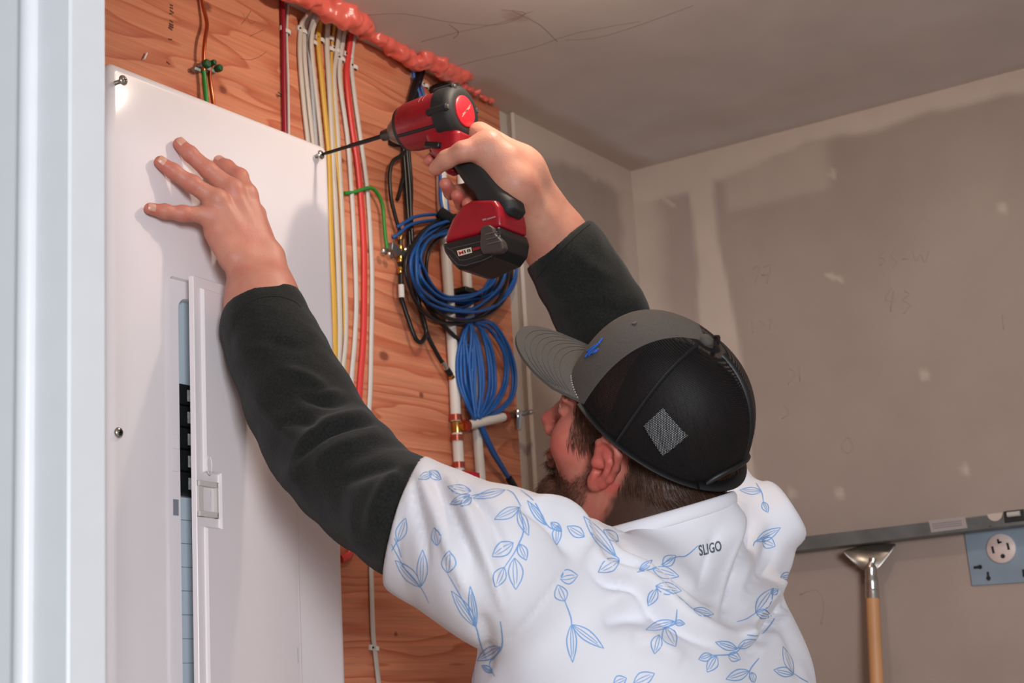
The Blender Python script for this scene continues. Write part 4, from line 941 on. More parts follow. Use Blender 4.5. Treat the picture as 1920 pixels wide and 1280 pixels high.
def hand_right(P):
    d = None
    for k in RF:
        c = chain(P, RF[k], RFr[k], .003); d = c if d is None else smin(d, c, .0012)
    pal = None
    for q, w, r in ((RF['index'][3], rw2, .0135), (RF['middle'][3], rw2*.6+rw1*.4, .0135), (RF['ring'][3], rw2*.3+rw1*.7, .013), (RF['little'][3], rw1, .0125)):
        c = rcone(P, q, w, r, .018); pal = c if pal is None else smin(pal, c, .010)
    pal = smin(pal, rcone(P, sq(899, 252, .022), HX(968, 300, XS+.030), .016, .020), .012)
    pal = smin(pal, ell(P, sq(935, 300, .004), (.024, .030, .022)), .012)
    th = chain(P, rth, (.0090, .0108, .0122, .0195), .006)
    th = smin(th, rcone(P, rth[3], rw1, .0195, .020), .01)
    d = smin(d, pal, .008); d = smin(d, th, .010)
    arm = smin(rcone(P, rw1, rcf+(rw1-rw2)*.3, .0195, .036), rcone(P, rw2, rcf-(rw1-rw2)*.3, .0200, .036), .014)
    d = smin(d, arm, .028)
    return smin(d, rcone(P, rcf, REL, .037, .046), .02)
def head(P):
    q = hloc(P); e = lambda c, r: ell(q, c, r)
    d = e((0, -.018, .045), (.074, .098, .080))
    d = smin(d, e((0, .032, .045), (.062, .050, .055)), .02)
    d = smin(d, e((0, .048, -.018), (.060, .050, .068)), .02)
    d = smin(d, e((0, .020, -.045), (.056, .055, .045)), .02)
    for s in (-1, 1):
        d = smin(d, rcone(q, (s*.055, -.004, -.030), (s*.047, .022, -.068), .018, .019), .014)
        d = smin(d, rcone(q, (s*.047, .022, -.068), (s*.017, .078, -.098), .019, .017), .014)
        d = smin(d, e((s*.040, .064, -.012), (.027, .024, .028)), .014)
        d = smin(d, e((s*.034, .076, .040), (.024, .011, .009)), .010)
        d = smax(d, -e((s*.031, .098, .024), (.016, .013, .011)), .010)
        d = smin(d, ell(q, (s*.031, .079, .023), (.0125, .0125, .0120)), .002)
        d = smin(d, ell(q, (s*.031, .0815, .029), (.0145, .0110, .0055)), .003)
        d = smin(d, ell(q, (s*.031, .0815, .0165), (.0140, .0105, .0050)), .003)
    d = smin(d, e((0, .086, -.098), (.024, .018, .019)), .014)
    d = smin(d, chain(q, [(0, .088, .026), (0, .102, .002), (0, .1155, -.018)], (.0075, .0085, .0105), .006), .008)
    for s in (-1, 1):
        d = smin(d, ell(q, (s*.0115, .1045, -.0235), (.0085, .011, .0080)), .005)
        d = smax(d, -ell(q, (s*.0065, .1085, -.0305), (.0035, .0050, .0042)), .002)
    d = smin(d, ell(q, (0, .0985, -.054), (.021, .010, .0055)), .006); d = smin(d, ell(q, (0, .0965, -.065), (.018, .010, .0062)), .006)
    d = smax(d, -ell(q, (0, .108, -.0595), (.022, .008, .0014)), .003)
    d = smin(d, rcone(P, hl(0, -.042, -.025), NK, .060, .070), .025)
    d = smin(d, rcone(P, hl(0, .012, -.065), NK+np.array([.0, .03, 0]), .048, .055), .03)
    d = smin(d, rcone(P, hl(-.050, -.036, -.03), NK+np.array([-.018, .05, -.02]), .019, .022), .02)   # neck muscle behind the ear
    # ears
    for s in (-1, 1):
        a = math.radians(24); EM = np.array([[s*math.cos(a), -s*math.sin(a)*-1*-1, 0], [0, 0, 0], [0, 0, 1]])
        ez_ = np.array([0, .18*-1, .98]); ez_ /= np.linalg.norm(ez_); ey_ = np.array([-s*math.sin(a)*-1, math.cos(a), .18]); ey_ = np.array([-s*.22, .92, .16]); ey_ -= ez_*(ey_@ez_); ey_ /= np.linalg.norm(ey_); ex_ = np.cross(ey_, ez_)
        if ex_[0]*s < 0: ex_ = -ex_
        EMx = np.stack([ex_, ey_, ez_], 1); c0 = np.array([s*.0790, .004, -.004]); u = (q-c0)@EMx          # u: out, front, up
        E_ = ell(u, (-.002, -.001, .002), (.0060, .0165, .0300))
        E_ = smin(E_, ell(u, (-.001, .003, -.025), (.0062, .0098, .0115)), .006)
        cp = [(.000, .0155, .006), (.002, .0165, .020), (.004, .0090, .0305), (.0045, -.0040, .0325), (.0045, -.0140, .0250), (.004, -.0180, .0100), (.003, -.0160, -.0060), (.001, -.0090, -.0190), (.0, -.002, -.027)]
        E_ = smin(E_, chain(u, cp, (.0030, .0036, .0040, .0044, .0046, .0046, .0044, .0042, .004), .003), .004)
        E_ = smax(E_, -ell(u, (.0050, .0020, -.0035), (.0110, .0086, .0125)), .003)
        E_ = smax(E_, -chain(u, [(.0062, .006, .022), (.0062, -.006, .0245), (.0062, -.0115, .014), (.006, -.0110, .002)], (.0028, .0036, .0034, .0024), .002), .002)
        E_ = smin(E_, chain(u, [(.0022, .002, .012), (.0030, -.0055, .010), (.0028, -.0080, -.004), (.0015, -.003, -.016)], (.0030, .0034, .0032, .003), .003), .003)
        E_ = smin(E_, ell(u, (.0025, .0110, -.0020), (.0042, .0046, .0062)), .003)
        E_ = smin(E_, rcone(u, (-.012, .008, .004), (-.002, .006, .0), .018, .008), .006)
        d = smin(d, E_, .003)
    return d
def torso_in(P):
    d = rbox(P, (1.57, .868, -.27), (.06, .004, .30), .105)
    d = smin(d, rcone(P, NK, (1.57, .87, .0), .062, .08), .03)
    d = smin(d, rcone(P, LSH, (1.50, .87, .07), .046, .06), .03); d = smin(d, rcone(P, RSH, (1.64, .87, .07), .044, .06), .03)
    d = smin(d, rcone(P, LSH, LEL, .044, .044), .02); d = smin(d, rcone(P, RSH, REL, .042, .044), .02)
    return d
def bb(pts, m): A = np.array(pts); return A.min(0)-m, A.max(0)+m
SK = np.array(lin((196, 148, 124))); RED = np.array(lin((188, 94, 82))); HAIR = np.array(lin((54, 40, 32)))
fields = []
lo, hi = bb([wl_(*p) for k in LF for p in LF[k]]+[lcf, LEL], .05); fields.append((hand_left, lo, hi))
lo, hi = bb([p for k in RF for p in RF[k]]+rth+[rcf, REL], .05); fields.append((hand_right, lo, hi))
lo, hi = bb([hl(x, y, z) for x in (-.10, .10) for y in (-.13, .135) for z in (-.125, .14)]+[NK-.06, NK+.06], .0); fields.append((head, lo, hi))
fields.append((torso_in, np.array([1.15, .66, -.16]), np.array([2.0, 1.32, .55])))
def body_f(P):
    d = np.full(len(P), .06)
    for fn, lo, hi in fields:
        m_ = ((P > lo) & (P < hi)).all(1)
        if m_.any(): d[m_] = np.minimum(d[m_], fn(P[m_]))
    return np.maximum(d, -(P[:, 2]+.10))
A_ = np.array([f_[1] for f_ in fields]); B2_ = np.array([f_[2] for f_ in fields])
lo, hi = A_.min(0), B2_.max(0); lo[2] = -.112; hi[1] = min(hi[1], D+.012)
bodyV, bodyF = nets(body_f, lo, hi, .0020, 1); bodyV[:, 1] = np.minimum(bodyV[:, 1], D-.0004)
isH = np.linalg.norm(bodyV-HO, axis=1) < .175; isL = ~isH & (bodyV[:, 0] < 1.52) & (bodyV[:, 1] > 1.0); isR = ~isH & ~isL & (bodyV[:, 2] > .3)
def skin_cols(Vv, tagc):
    n = len(Vv); mottl = (vnoise(Vv+5, 45)-.5)*.5+(vnoise(Vv+2, 140)-.5)*.4
    k = np.clip(.30+mottl*.5, 0, 1)
    if tagc == 'L':
        for f in LF:
            for j, (p, w) in enumerate(zip(LF[f], (.45, .30, .45, .20))): k = k+w*np.exp(-(np.linalg.norm(Vv-wl_(*p), axis=1)/.011)**2)
        k = k+.15
    if tagc == 'R':
        for f in RF: k = k+.5*np.exp(-(np.linalg.norm(Vv-RF[f][0], axis=1)/.016)**2)+.3*np.exp(-(np.linalg.norm(Vv-RF[f][1], axis=1)/.014)**2)
        k = k+.4*np.exp(-(np.linalg.norm(Vv-rth[0], axis=1)/.012)**2)-.05
    hairm = np.zeros(n)
    if tagc == 'H':
        q = hloc(Vv); x, y, z = q.T; ax = np.abs(x)
        ear = np.exp(-(np.linalg.norm(q*np.array([0, 1, 1])-np.array([0, .002, -.004]), axis=1)/.030)**4)*(ax > .074)
        k = k+.75*ear+.22
        k = k+.55*np.exp(-(np.linalg.norm(np.stack([ax-.04, y-.07, z+.015], 1), axis=1)/.036)**2)+.6*np.exp(-(np.linalg.norm(q-np.array([0, .115, -.018]), axis=1)/.016)**2)
        k = k+.55*np.exp(-(np.linalg.norm(np.stack([(ax-.055), y+.025, z+.085], 1), axis=1)/.045)**2)
        hairm = np.clip(hair_mask(q)*np.where(y > .012, .62, .95)+beard_mask(q)*.6, 0, .95)
    k = np.clip(k, 0, 1)[:, None]; c = SK*(1-k)+RED*k
    return c*(1-hairm[:, None])+HAIR*hairm[:, None]
def hair_mask(q):
    x, y, z = q.T; ax = np.abs(x); w = .006*(vnoise(q+7, 160)-.5)
    nape = -.084-.10*np.clip(-y-.06, -.05, .05)
    back = sstep(-.010, -.024, y+w+.10*np.clip(z+.02, -.06, .0))*sstep(nape-.006, nape+.006, z+w)
    side = sstep(.066, .058, y+w-.10*(z-.02))*sstep(.014, .026, y+w)*sstep(-.012, .006, z+w)*(ax > .045)      # sideburn
    top = sstep(.024, .030, z-.33*(y+.010)+w)
    return np.clip(np.maximum(np.maximum(back, side), top), 0, 1)
def beard_mask(q):
    x, y, z = q.T; ax = np.abs(x); w = .012*(vnoise(q+3, 120)-.5)
    line = np.interp(y, [.0, .015, .03, .05, .07, .085, .11], [.008, .000, -.022, -.046, -.052, -.040, -.036])
    b = sstep(line+.006, line-.012, z+w)*sstep(.012, .028, y+w-.12*(z+.06))*sstep(-.125, -.110, z)
    lip = np.exp(-((x/.018)**2+((z+.0590)/.0075)**2))*(y > .085)
    return np.clip(b*(1-.9*lip)*(1-.65*sstep(-.066, -.056, z)*sstep(.075, .088, y)), 0, 1)
CC = np.zeros_like(bodyV); CC[:] = SK
for mk, t in ((isH, 'H'), (isL, 'L'), (isR, 'R')): CC[mk] = skin_cols(bodyV[mk], t)
bodyN = vnormals(bodyV, bodyF); headV, headN = bodyV[isH], bodyN[isH]
M_skin = mat('skin', (222, 165, 140), .48, attr='col', sub=.12, vary=.04, vscale=60, bump=.22, bscale=420, spec=.4)
body = qmesh('body', bodyV, bodyF, M_skin, person, CC)
# nails of the left hand
M_nailk = mat('finger_nail', (204, 150, 128), .34, spec=.6)
for k, dr_ in (('little', (0, 0, 1)), ('ring', 0), ('middle', 0), ('index', 0)):
    a, b_ = wl_(*LF[k][0]), wl_(*LF[k][1]); ax_ = (a-b_)/np.linalg.norm(a-b_); out_ = np.array([-.35, -.93, .0]); out_ -= ax_*(out_@ax_); out_ /= np.linalg.norm(out_); sd = np.cross(ax_, out_)
    r = LFr[k][0]; m = MB(); g = []
    for i in range(7):
        for j in range(7):
            u, v = (i/6-.5), (j/6-.5); ang_ = v*1.35*(1-.25*max(0, (i/6-.7)*3)); g.append(a+ax_*(u*.0088+.0004)+(out_*math.cos(ang_)+sd*math.sin(ang_))*(r+.0005)-out_*.0012*max(0, u*2)**2)
    m.add(g, [(i*7+j, i*7+j+1, (i+1)*7+j+1, (i+1)*7+j) for i in range(6) for j in range(6)]); m.build('finger_nail', M_nailk, body, smooth=180)
# eyes
for s in (-1, 1):
    m = MB(); m.lathe([(-.0118*math.cos(t), max(.0118*math.sin(t), .0001)) for t in np.linspace(0, math.pi, 14)], hl(s*.031, .0806, .0232), HM@np.array([0, 1., .1]), 18); ey0 = m.build('eyeball', mat('eye_white', (224, 214, 206), .2), body, smooth=180)
    m = MB(); q_ = hl(s*.031, .0806, .0232); d_ = HM@np.array([0, 1., .1]); m.lathe([(.0108, .0052), (.0119, .003), (.0121, .0001)], q_, d_, 16); m.build('iris', mat('iris_brown', (60, 44, 34), .15), ey0, smooth=180)
# ---- cloth helpers: ridges and creases laid along photographed folds
def folds(Vv, N_, lst, facing=-.05):
    pj = proj(Vv); vd = Vv/np.linalg.norm(Vv, axis=1)[:, None]; ok = sstep(facing+.15, facing-.15, (vd*N_).sum(1)); d_ = np.zeros(len(Vv))
    for pts, w, amp in lst:
        pts = smooth_path([np.array(p, float) for p in pts], 6); best = np.full(len(Vv), 1e9); tt = np.zeros(len(Vv))
        for i in range(len(pts)-1):
            a, b_ = pts[i], pts[i+1]; e = b_-a; t = np.clip(((pj[:, :2]-a)@e)/(e@e+1e-9), 0, 1); dd = np.linalg.norm(pj[:, :2]-a-t[:, None]*e, axis=1)
            mk = dd < best; best = np.where(mk, dd, best); tt = np.where(mk, (i+t)/(len(pts)-1), tt)
        d_ += amp*np.exp(-(best/w)**2)*np.sqrt(np.clip(np.sin(np.clip(tt, .02, .98)*math.pi), 0, 1))
    return Vv+N_*(d_*ok)[:, None]
# ---- undershirt sleeves
def stations(L): return [AT((a[0]+b_[0])/2, (a[1]+b_[1])/2, d_) for a, b_, d_ in L], [math.hypot(a[0]-b_[0], a[1]-b_[1])/2*d_/FPX for a, b_, d_ in L]
SLs = [((427, 588), (556, 542), 1.888), ((422, 630), (577, 600), 1.875), ((440, 693), (610, 652), 1.855), ((468, 775), (652, 722), 1.83), ((506, 858), (690, 786), 1.80), ((556, 922), (735, 828), 1.755), ((628, 1000), (776, 866), 1.72), ((712, 1062), (800, 870), 1.675), ((760, 1090), (850, 890), 1.65)]
M_under = mat('charcoal_heather_jersey', (28, 29, 27), .9, vary=.4, vscale=380, bump=.3, bscale=500, sheen=.08, spec=.15)
def sleeve(name, st, fl, cut_n, cut_o, lo_hi_m, k=.02, h=.0042):
    c, r = stations(st)
    def f(P):
        d = chain(P, c, r, k)
        d = d+.004*(vnoise(P+11, 28)-.5)+.0022*(vnoise(P+4, 62)-.5)
        return smax(d, -((P-cut_o)@cut_n), .004)
    A = np.array(c); lo, hi = A.min(0)-max(r)-lo_hi_m, A.max(0)+max(r)+lo_hi_m
    Vv, F = nets(f, lo, hi, h, 1); N_ = vnormals(Vv, F); Vv = folds(Vv, N_, [(a_, b_, c_*1.5) for a_, b_, c_ in fl]); Vv = lap(Vv, F, .35)
    return Vv, F
cn = LEL-lcf; cn /= np.linalg.norm(cn)
FL = [([(530, 690), (575, 705), (612, 728)], 9, .0035), ([(560, 742), (610, 755), (652, 752)], 8, -.0045), ([(600, 742), (640, 738)], 9, .0035), ([(556, 858), (600, 820), (650, 798), (705, 790)], 7, -.0065), ([(560, 838), (600, 800), (650, 782), (690, 775)], 11, .0045), ([(590, 872), (640, 838), (720, 816)], 16, .005), ([(640, 905), (700, 880), (750, 872)], 12, -.004), ([(480, 745), (520, 790), (560, 830)], 14, .003), ([(520, 800), (560, 790), (600, 800)], 9, -.003),
      ([(525, 885), (552, 912)], 26, .0035), ([(735, 1030), (735, 960), (762, 890), (780, 872)], 9, -.005), ([(690, 1000), (712, 930), (745, 880)], 14, .004), ([(436, 640), (470, 655), (510, 650)], 12, .002), ([(500, 640), (560, 650), (590, 640)], 10, -.002)]
Vv, F = sleeve('L', SLs, FL, cn, AT(491, 562, 1.885)+cn*.002, .02)
sl_ = qmesh('undershirt_sleeve', Vv, F, M_under, person)
RSs = [((994, 506), (1093, 407), 2.055), ((1008, 530), (1130, 448), 2.055), ((1030, 575), (1172, 510), 2.06), ((1052, 615), (1206, 568), 2.065), ((1085, 690), (1238, 650), 2.07), ((1150, 790), (1290, 730), 2.055), ((1230, 860), (1350, 770), 2.03)]
cn2 = AT(1101, 489, 2.055)-rcf; cn2 = AT(1069, 489, 2.055)-AT(1043.5, 456.5, 2.055); cn2 /= np.linalg.norm(cn2)
FR = [([(1030, 540), (1060, 560), (1100, 562)], 12, .003), ([(1080, 470), (1110, 500), (1150, 520)], 12, .002), ([(1060, 590), (1110, 575), (1160, 585)], 10, -.003)]
Vv, F = sleeve('R', RSs, FR, cn2, AT(1043.5, 456.5, 2.055)+cn2*.001, .02)
sr_ = qmesh('undershirt_sleeve', Vv, F, M_under, person)

from mathutils.bvhtree import BVHTree
for o_, pts in ((sl_, ((437, 612), (446, 588), (468, 566), (496, 556), (526, 556), (552, 565), (564, 576))), (sr_, ((1006, 522), (1030, 492), (1060, 460), (1088, 434), (1106, 420)))):
    tr_ = BVHTree.FromPolygons([(v.co[0], v.co[1], v.co[2]-H) for v in o_.data.vertices], [tuple(p.vertices) for p in o_.data.polygons]); line = []
    for p in smooth_path([np.array(q, float) for q in pts], 8):
        h = tr_.ray_cast(Vector((0, 0, 0)), Vector(ray(*p)).normalized())
        if h[0] is not None: line.append(np.array(h[0]))
    if len(line) > 4: m = MB(); m.tube(line, .0008, 6); m.build('cuff_seam', mat('seam_black', (18, 18, 18), .9), o_, smooth=180)
# ---- polo shirt
HEM = AT(760, 975, 1.672)
hemn = LSH-LEL; hemn /= np.linalg.norm(hemn)
axL = LSH-AT(592, 850, 1.80); axL /= np.linalg.norm(axL)
hemn = .98*RT-.2*UP+.25*axL; hemn /= np.linalg.norm(hemn)
rh = RSH+(REL-RSH)*.62; rhn = RSH-REL; rhn /= np.linalg.norm(rhn)
C0 = AT(1232, 974, 1.80); RH = np.array([RT[0], RT[1], 0]); RH /= np.linalg.norm(RH); FH = np.array([FW[0], FW[1], 0]); FH /= np.linalg.norm(FH)
CNn = -RH*(.019/.086)-FH*(.010/.08)+np.array([0, 0, 1.]); CNn /= np.linalg.norm(CNn)
def shirt_f(P):
    d = rbox(P, (1.572, .868, -.42), (.066, .006, .42), .136)
    d = smin(d, rcone(P, (1.46, .865, .04), (1.70, .865, .04), .115, .115), .06)
    d = smin(d, rcone(P, LSH, NK+np.array([-.03, 0, -.095]), .070, .075), .05)
    d = smin(d, rcone(P, RSH, NK+np.array([.05, 0, -.095]), .060, .075), .05)
    d = smin(d, rcone(P, NK+np.array([.0, -.004, .015]), NK+np.array([.01, -.005, -.12]), .078, .10), .03)
    la = chain(P, [AT(715, 955, 1.69), AT(757, 973, 1.672), AT(830, 1010, 1.645), LSH], (.0636, .0642, .0664, .0720), .02)
    la = smax(la, -((P-HEM)@hemn), .006)
    ra = rcone(P, RSH, REL, .058, .056); ra = np.maximum(ra, -((P-rh)@rhn))
    d = smin(d, la, .03); d = smin(d, ra, .03)
    return smax(d, np.minimum((P-C0)@CNn, .125-np.linalg.norm(P-C0, axis=1)), .004)+shirt_noise(P)
def shirt_noise(P): return .006*(vnoise(P+21, 13)-.5)+.003*(vnoise(P+8, 30)-.5)
Vv, F = nets(shirt_f, np.array([1.16, .66, -.60]), np.array([1.95, 1.16, .42]), .0048, 1)
SF = [([(1085, 968), (1100, 1020), (1122, 1062), (1160, 1078), (1200, 1090), (1250, 1135), (1290, 1165), (1350, 1190), (1425, 1205)], 15, .0085), ([(1095, 1040), (1130, 1085), (1190, 1108), (1240, 1152), (1285, 1184), (1340, 1210)], 10, -.007),
 ([(1115, 985), (1150, 1040), (1210, 1072), (1270, 1122), (1332, 1158)], 12, .007), ([(1125, 1012), (1165, 1062), (1222, 1088), (1270, 1135)], 7, -.0045), ([(1150, 985), (1190, 1035), (1250, 1075), (1310, 1120)], 13, -.005),
 ([(1388, 940), (1374, 1010), (1348, 1085), (1334, 1155)], 13, .007), ([(1405, 985), (1388, 1060), (1356, 1150)], 10, -.006), ([(1345, 1000), (1330, 1060), (1316, 1120)], 12, -.005),
 ([(1425, 905), (1462, 965), (1502, 1022)], 14, .010), ([(1502, 1030), (1482, 1078), (1442, 1115), (1392, 1185), (1420, 1204)], 12, .0075), ([(1504, 1072), (1480, 1124), (1436, 1190), (1398, 1222)], 10, -.009), ([(1452, 985), (1440, 1050), (1405, 1110)], 14, -.006),
 ([(775, 880), (780, 940), (794, 1000), (800, 1060)], 8, -.003), ([(812, 882), (845, 960), (892, 1066)], 10, -.0045), ([(835, 890), (882, 972), (926, 1080), (948, 1150)], 12, .0045), ([(866, 905), (915, 965), (950, 1045)], 9, -.004), ([(785, 890), (815, 960), (850, 1050), (880, 1120)], 9, .0035),
 ([(1000, 938), (1045, 955), (1075, 985), (1090, 1040)], 11, .008), ([(975, 945), (1030, 980), (1070, 1040)], 9, -.005), ([(1130, 1165), (1180, 1150), (1225, 1158)], 16, -.007), ([(1140, 1120), (1190, 1112), (1230, 1130)], 14, .004), ([(1180, 1200), (1230, 1210), (1280, 1240)], 20, .005),
 ([(1078, 1052), (1050, 1082), (990, 1160), (935, 1228)], 3, -.0014), ([(769, 890), (752, 960), (748, 1030), (757, 1096)], 3, -.0010), ([(1450, 1150), (1490, 1200), (1500, 1270)], 12, -.005), ([(900, 1150), (915, 1210), (905, 1270)], 14, -.004)]
N_ = vnormals(Vv, F); Vv = folds(Vv, N_, [(a, b, c*2.0) for a, b, c in SF]); Vv = lap(Vv, F, .25)
M_shirt = mat('white_performance_knit', (222, 221, 227), .62, bump=.06, bscale=600, sheen=.1, spec=.3)
M_leaf = mat('blue_leaf_print', (122, 164, 214), .62, spec=.3)
M_word = mat('grey_word_print', (84, 92, 104), .6)
from mathutils.bvhtree import BVHTree
tree = BVHTree.FromPolygons(Vv.tolist(), F.tolist())
VIEW = None                 # None: seen from the camera; else +1 / -1: print laid on the back / front of the shirt straight along Y
def on_shirt(px, py):
    if VIEW: h = tree.ray_cast(Vector((px/2200, .87-VIEW*1.5, -py/2200)), Vector((0, VIEW, 0)))
    else: h = tree.ray_cast(Vector((0, 0, 0)), Vector(ray(px, py)).normalized())
    return (np.array(h[0]), np.array(h[1])) if h[0] is not None else None
def zc(p): return 700+p[0]/2.286, 840+p[1]/2.286
ribV, ribF = [], []
def stroke(pts, w=1.05):
    P = smooth_path([np.array(p, float) for p in pts], 5) if len(pts) > 2 else np.array([np.array(pts[0])*(1-t)+np.array(pts[1])*t for t in np.linspace(0, 1, 6)])
    hits = [on_shirt(*p) for p in P]; run = []
    def flush(run):
        if len(run) < 3: return
        C_ = np.array([h[0] for h in run]); T = np.gradient(C_, axis=0); T /= np.linalg.norm(T, axis=1)[:, None]+1e-9
        n0 = sum(len(v) for v in ribV); L_ = []
        for i, (c, n_) in enumerate(run):
            if VIEW is None and n_@c > 0: n_ = -n_
            s_ = np.cross(n_, T[i]); s_ /= np.linalg.norm(s_)+1e-9; ww = w*.00056*(.55+.45*math.sin(math.pi*min(1, max(0, (i+.5)/len(run)))))
            L_ += [c+n_*.0005-s_*ww, c+n_*.0005+s_*ww]
        ribV.append(np.array(L_)); ribF.extend([(n0+2*i, n0+2*i+1, n0+2*i+3, n0+2*i+2) for i in range(len(run)-1)])
    for h in hits:
        if h is None or (run and np.linalg.norm(h[0]-run[-1][0]) > .02): flush(run); run = []
        if h is not None: run.append(h)
    flush(run)
rl = random.Random(5)
def leaf(x0, y0, x1, y1, w, veins=2):
    a, b_ = np.array((x0, y0), float), np.array((x1, y1), float); d_ = b_-a; n_ = np.array([-d_[1], d_[0]])/np.linalg.norm(d_)
    prof = ((0, 0), (.18, .62), (.42, 1.0), (.68, .78), (.88, .32), (1, 0)); sk = rl.uniform(-.12, .12)
    for sgn in (1, -1): stroke([zc(a+d_*t+n_*sgn*w*.5*k*(1+sgn*sk)) for t, k in prof])
    for v in range(veins):
        o = (v-(veins-1)/2)*.42; stroke([zc(a+d_*t+n_*w*.5*k*o*1.3) for t, k in ((.02, .1), (.3, .9), (.6, .9), (.80+.06*v, .45))], .75)
def stem(*pts): stroke([zc(p) for p in pts], 1.2)
LV = [(105, 400, 140, 300, 45), (205, 595, 95, 480, 50), (208, 590, 212, 435, 45), (275, 418, 262, 340, 40), (320, 535, 325, 440, 60), (440, 765, 335, 610, 45), (440, 765, 415, 590, 32), (545, 850, 445, 910, 50), (512, 962, 465, 930, 25),
 (600, 405, 508, 465, 60), (560, 510, 525, 595, 54), (605, 470, 610, 605, 62), (625, 410, 655, 480, 42), (625, 255, 520, 305, 45), (620, 265, 665, 375, 40), (565, 180, 430, 215, 35), (420, 185, 320, 165, 40), (415, 200, 330, 240, 36), (420, 208, 375, 248, 34), (250, 110, 195, 132, 30), (240, 98, 292, 135, 38),
 (740, 330, 660, 225, 30), (790, 330, 785, 415, 38), (760, 318, 808, 358, 30), (905, 380, 830, 335, 45), (800, 560, 875, 545, 62), (820, 655, 790, 585, 56), (850, 755, 855, 918, 42), (850, 755, 988, 858, 45),
 (1040, 465, 900, 292, 50), (1050, 400, 985, 350, 40), (1055, 480, 965, 530, 55), (1240, 505, 1295, 460, 46), (1195, 515, 1310, 550, 50), (1140, 525, 1195, 480, 26), (1210, 590, 1320, 612, 50), (1215, 600, 1178, 675, 40), (1370, 690, 1458, 712, 36),
 (1290, 740, 1168, 780, 40), (1225, 800, 1205, 880, 46), (1250, 765, 1295, 850, 62), (1290, 745, 1335, 752, 25), (1560, 860, 1465, 830, 36), (1560, 855, 1640, 820, 34), (1450, 885, 1393, 905, 35), (1470, 890, 1430, 960, 46), (1520, 885, 1572, 905, 42),
 (1640, 705, 1715, 600, 55), (1640, 705, 1705, 720, 40), (1640, 400, 1745, 340, 40), (1665, 395, 1722, 420, 50), (1665, 185, 1570, 180, 30), (1670, 230, 1692, 275, 28), (1030, 1008, 1085, 985, 46), (1115, 1008, 1205, 965, 55), (1610, 955, 1510, 990, 45), (1620, 960, 1632, 1004, 30), (1800, 965, 1755, 850, 36), (1800, 970, 1715, 950, 40), (1745, 555, 1800, 540, 30), (1705, 625, 1735, 605, 26), (100, 200, 90, 270, 30)]
for l in LV: leaf(*l)
for st in (((80, 440), (100, 405), (105, 400)), ((78, 410), (140, 520), (205, 595), (240, 662)), ((92, 385), (110, 430), (122, 468)), ((320, 538), (345, 580), (400, 680), (440, 765), (460, 840), (485, 905)), ((545, 740), (552, 850), (500, 920), (522, 978)), ((625, 250), (642, 330), (640, 370), (622, 412), (600, 455), (560, 512)),
 ((570, 178), (600, 195), (632, 250)), ((420, 205), (470, 195), (520, 185)), ((630, 180), (690, 230), (745, 330), (790, 352)), ((820, 655), (845, 720), (850, 758)), ((800, 560), (812, 540), (820, 520)), ((930, 360), (1000, 430), (1055, 475)), ((1392, 418), (1340, 462), (1290, 470), (1195, 518), (1130, 530)), ((1210, 590), (1300, 632), (1370, 690), (1450, 730)),
 ((1302, 690), (1292, 750), (1240, 770)), ((1592, 828), (1545, 880), (1445, 888)), ((1642, 705), (1600, 732), (1558, 745)), ((1720, 730), (1700, 760), (1660, 800), (1600, 800)), ((1628, 420), (1640, 398), (1700, 370)), ((1652, 900), (1612, 955), (1622, 1005)), ((1800, 965), (1830, 985), (1862, 1002)), ((1640, 150), (1665, 190), (1672, 232))): stem(*st)
# the same print on the parts of the shirt the photo does not show
zc0 = zc
def zc(p): return p
for VIEW in (1, -1):
    for iz in range(6):
        for ix in range(4):
            cx = 1.42+.10*ix+.05*(iz % 2)+rl.uniform(-.012, .012); cz = .06-.105*iz+rl.uniform(-.015, .015)
            if VIEW == 1:
                pj_ = proj(np.array([cx, .74, cz-.03]))
                if pj_[1] < 1330: continue
            x0, y0 = cx*2200, -cz*2200; f = rl.choice((-1, 1))
            stem((x0, y0-70), (x0+f*12, y0-20), (x0, y0+40)); leaf(x0, y0+40, x0-f*10, y0+130, 40); leaf(x0, y0+40, x0+f*75, y0+110, 42); leaf(x0+f*8, y0-10, x0-f*55, y0-40, 40); leaf(x0, y0-70, x0+f*20, y0-125, 44)
VIEW = None; zc = zc0
tv, tf = text_shapes('SLIGO', 1, 0, .02); lo_, hi_ = tv.min(0), tv.max(0); tv = (tv-lo_)/(hi_-lo_)
txy = [zc((1398+98*x-7*y, 463-22*x-46*y)) for x, y in tv]; th_ = [on_shirt(*p) for p in txy]
m = MB(); m.add(Vv, F.tolist()); m.mi = 1; m.add(np.concatenate(ribV), ribF); m.mi = 2
if all(h is not None for h in th_): m.add(np.array([h[0]+(h[1] if h[1]@h[0] < 0 else -h[1])*.0006 for h in th_]), tf)
shirt = m.build('polo_shirt', [M_shirt, M_leaf, M_word], person, smooth=180)
# collar band round the neck
m = MB(); cp_ = [C0+RH*.086*math.cos(t)+FH*.080*math.sin(t)+np.array([0, 0, .019*math.cos(t)+.010*math.sin(t)]) for t in np.linspace(0, 2*math.pi, 60)[:-1]]
m.tube(cp_, .0042, 14, closed=True, flat=1.9, ref=np.array([0, 0, 1.])); m.build('collar', M_shirt, shirt, smooth=180)
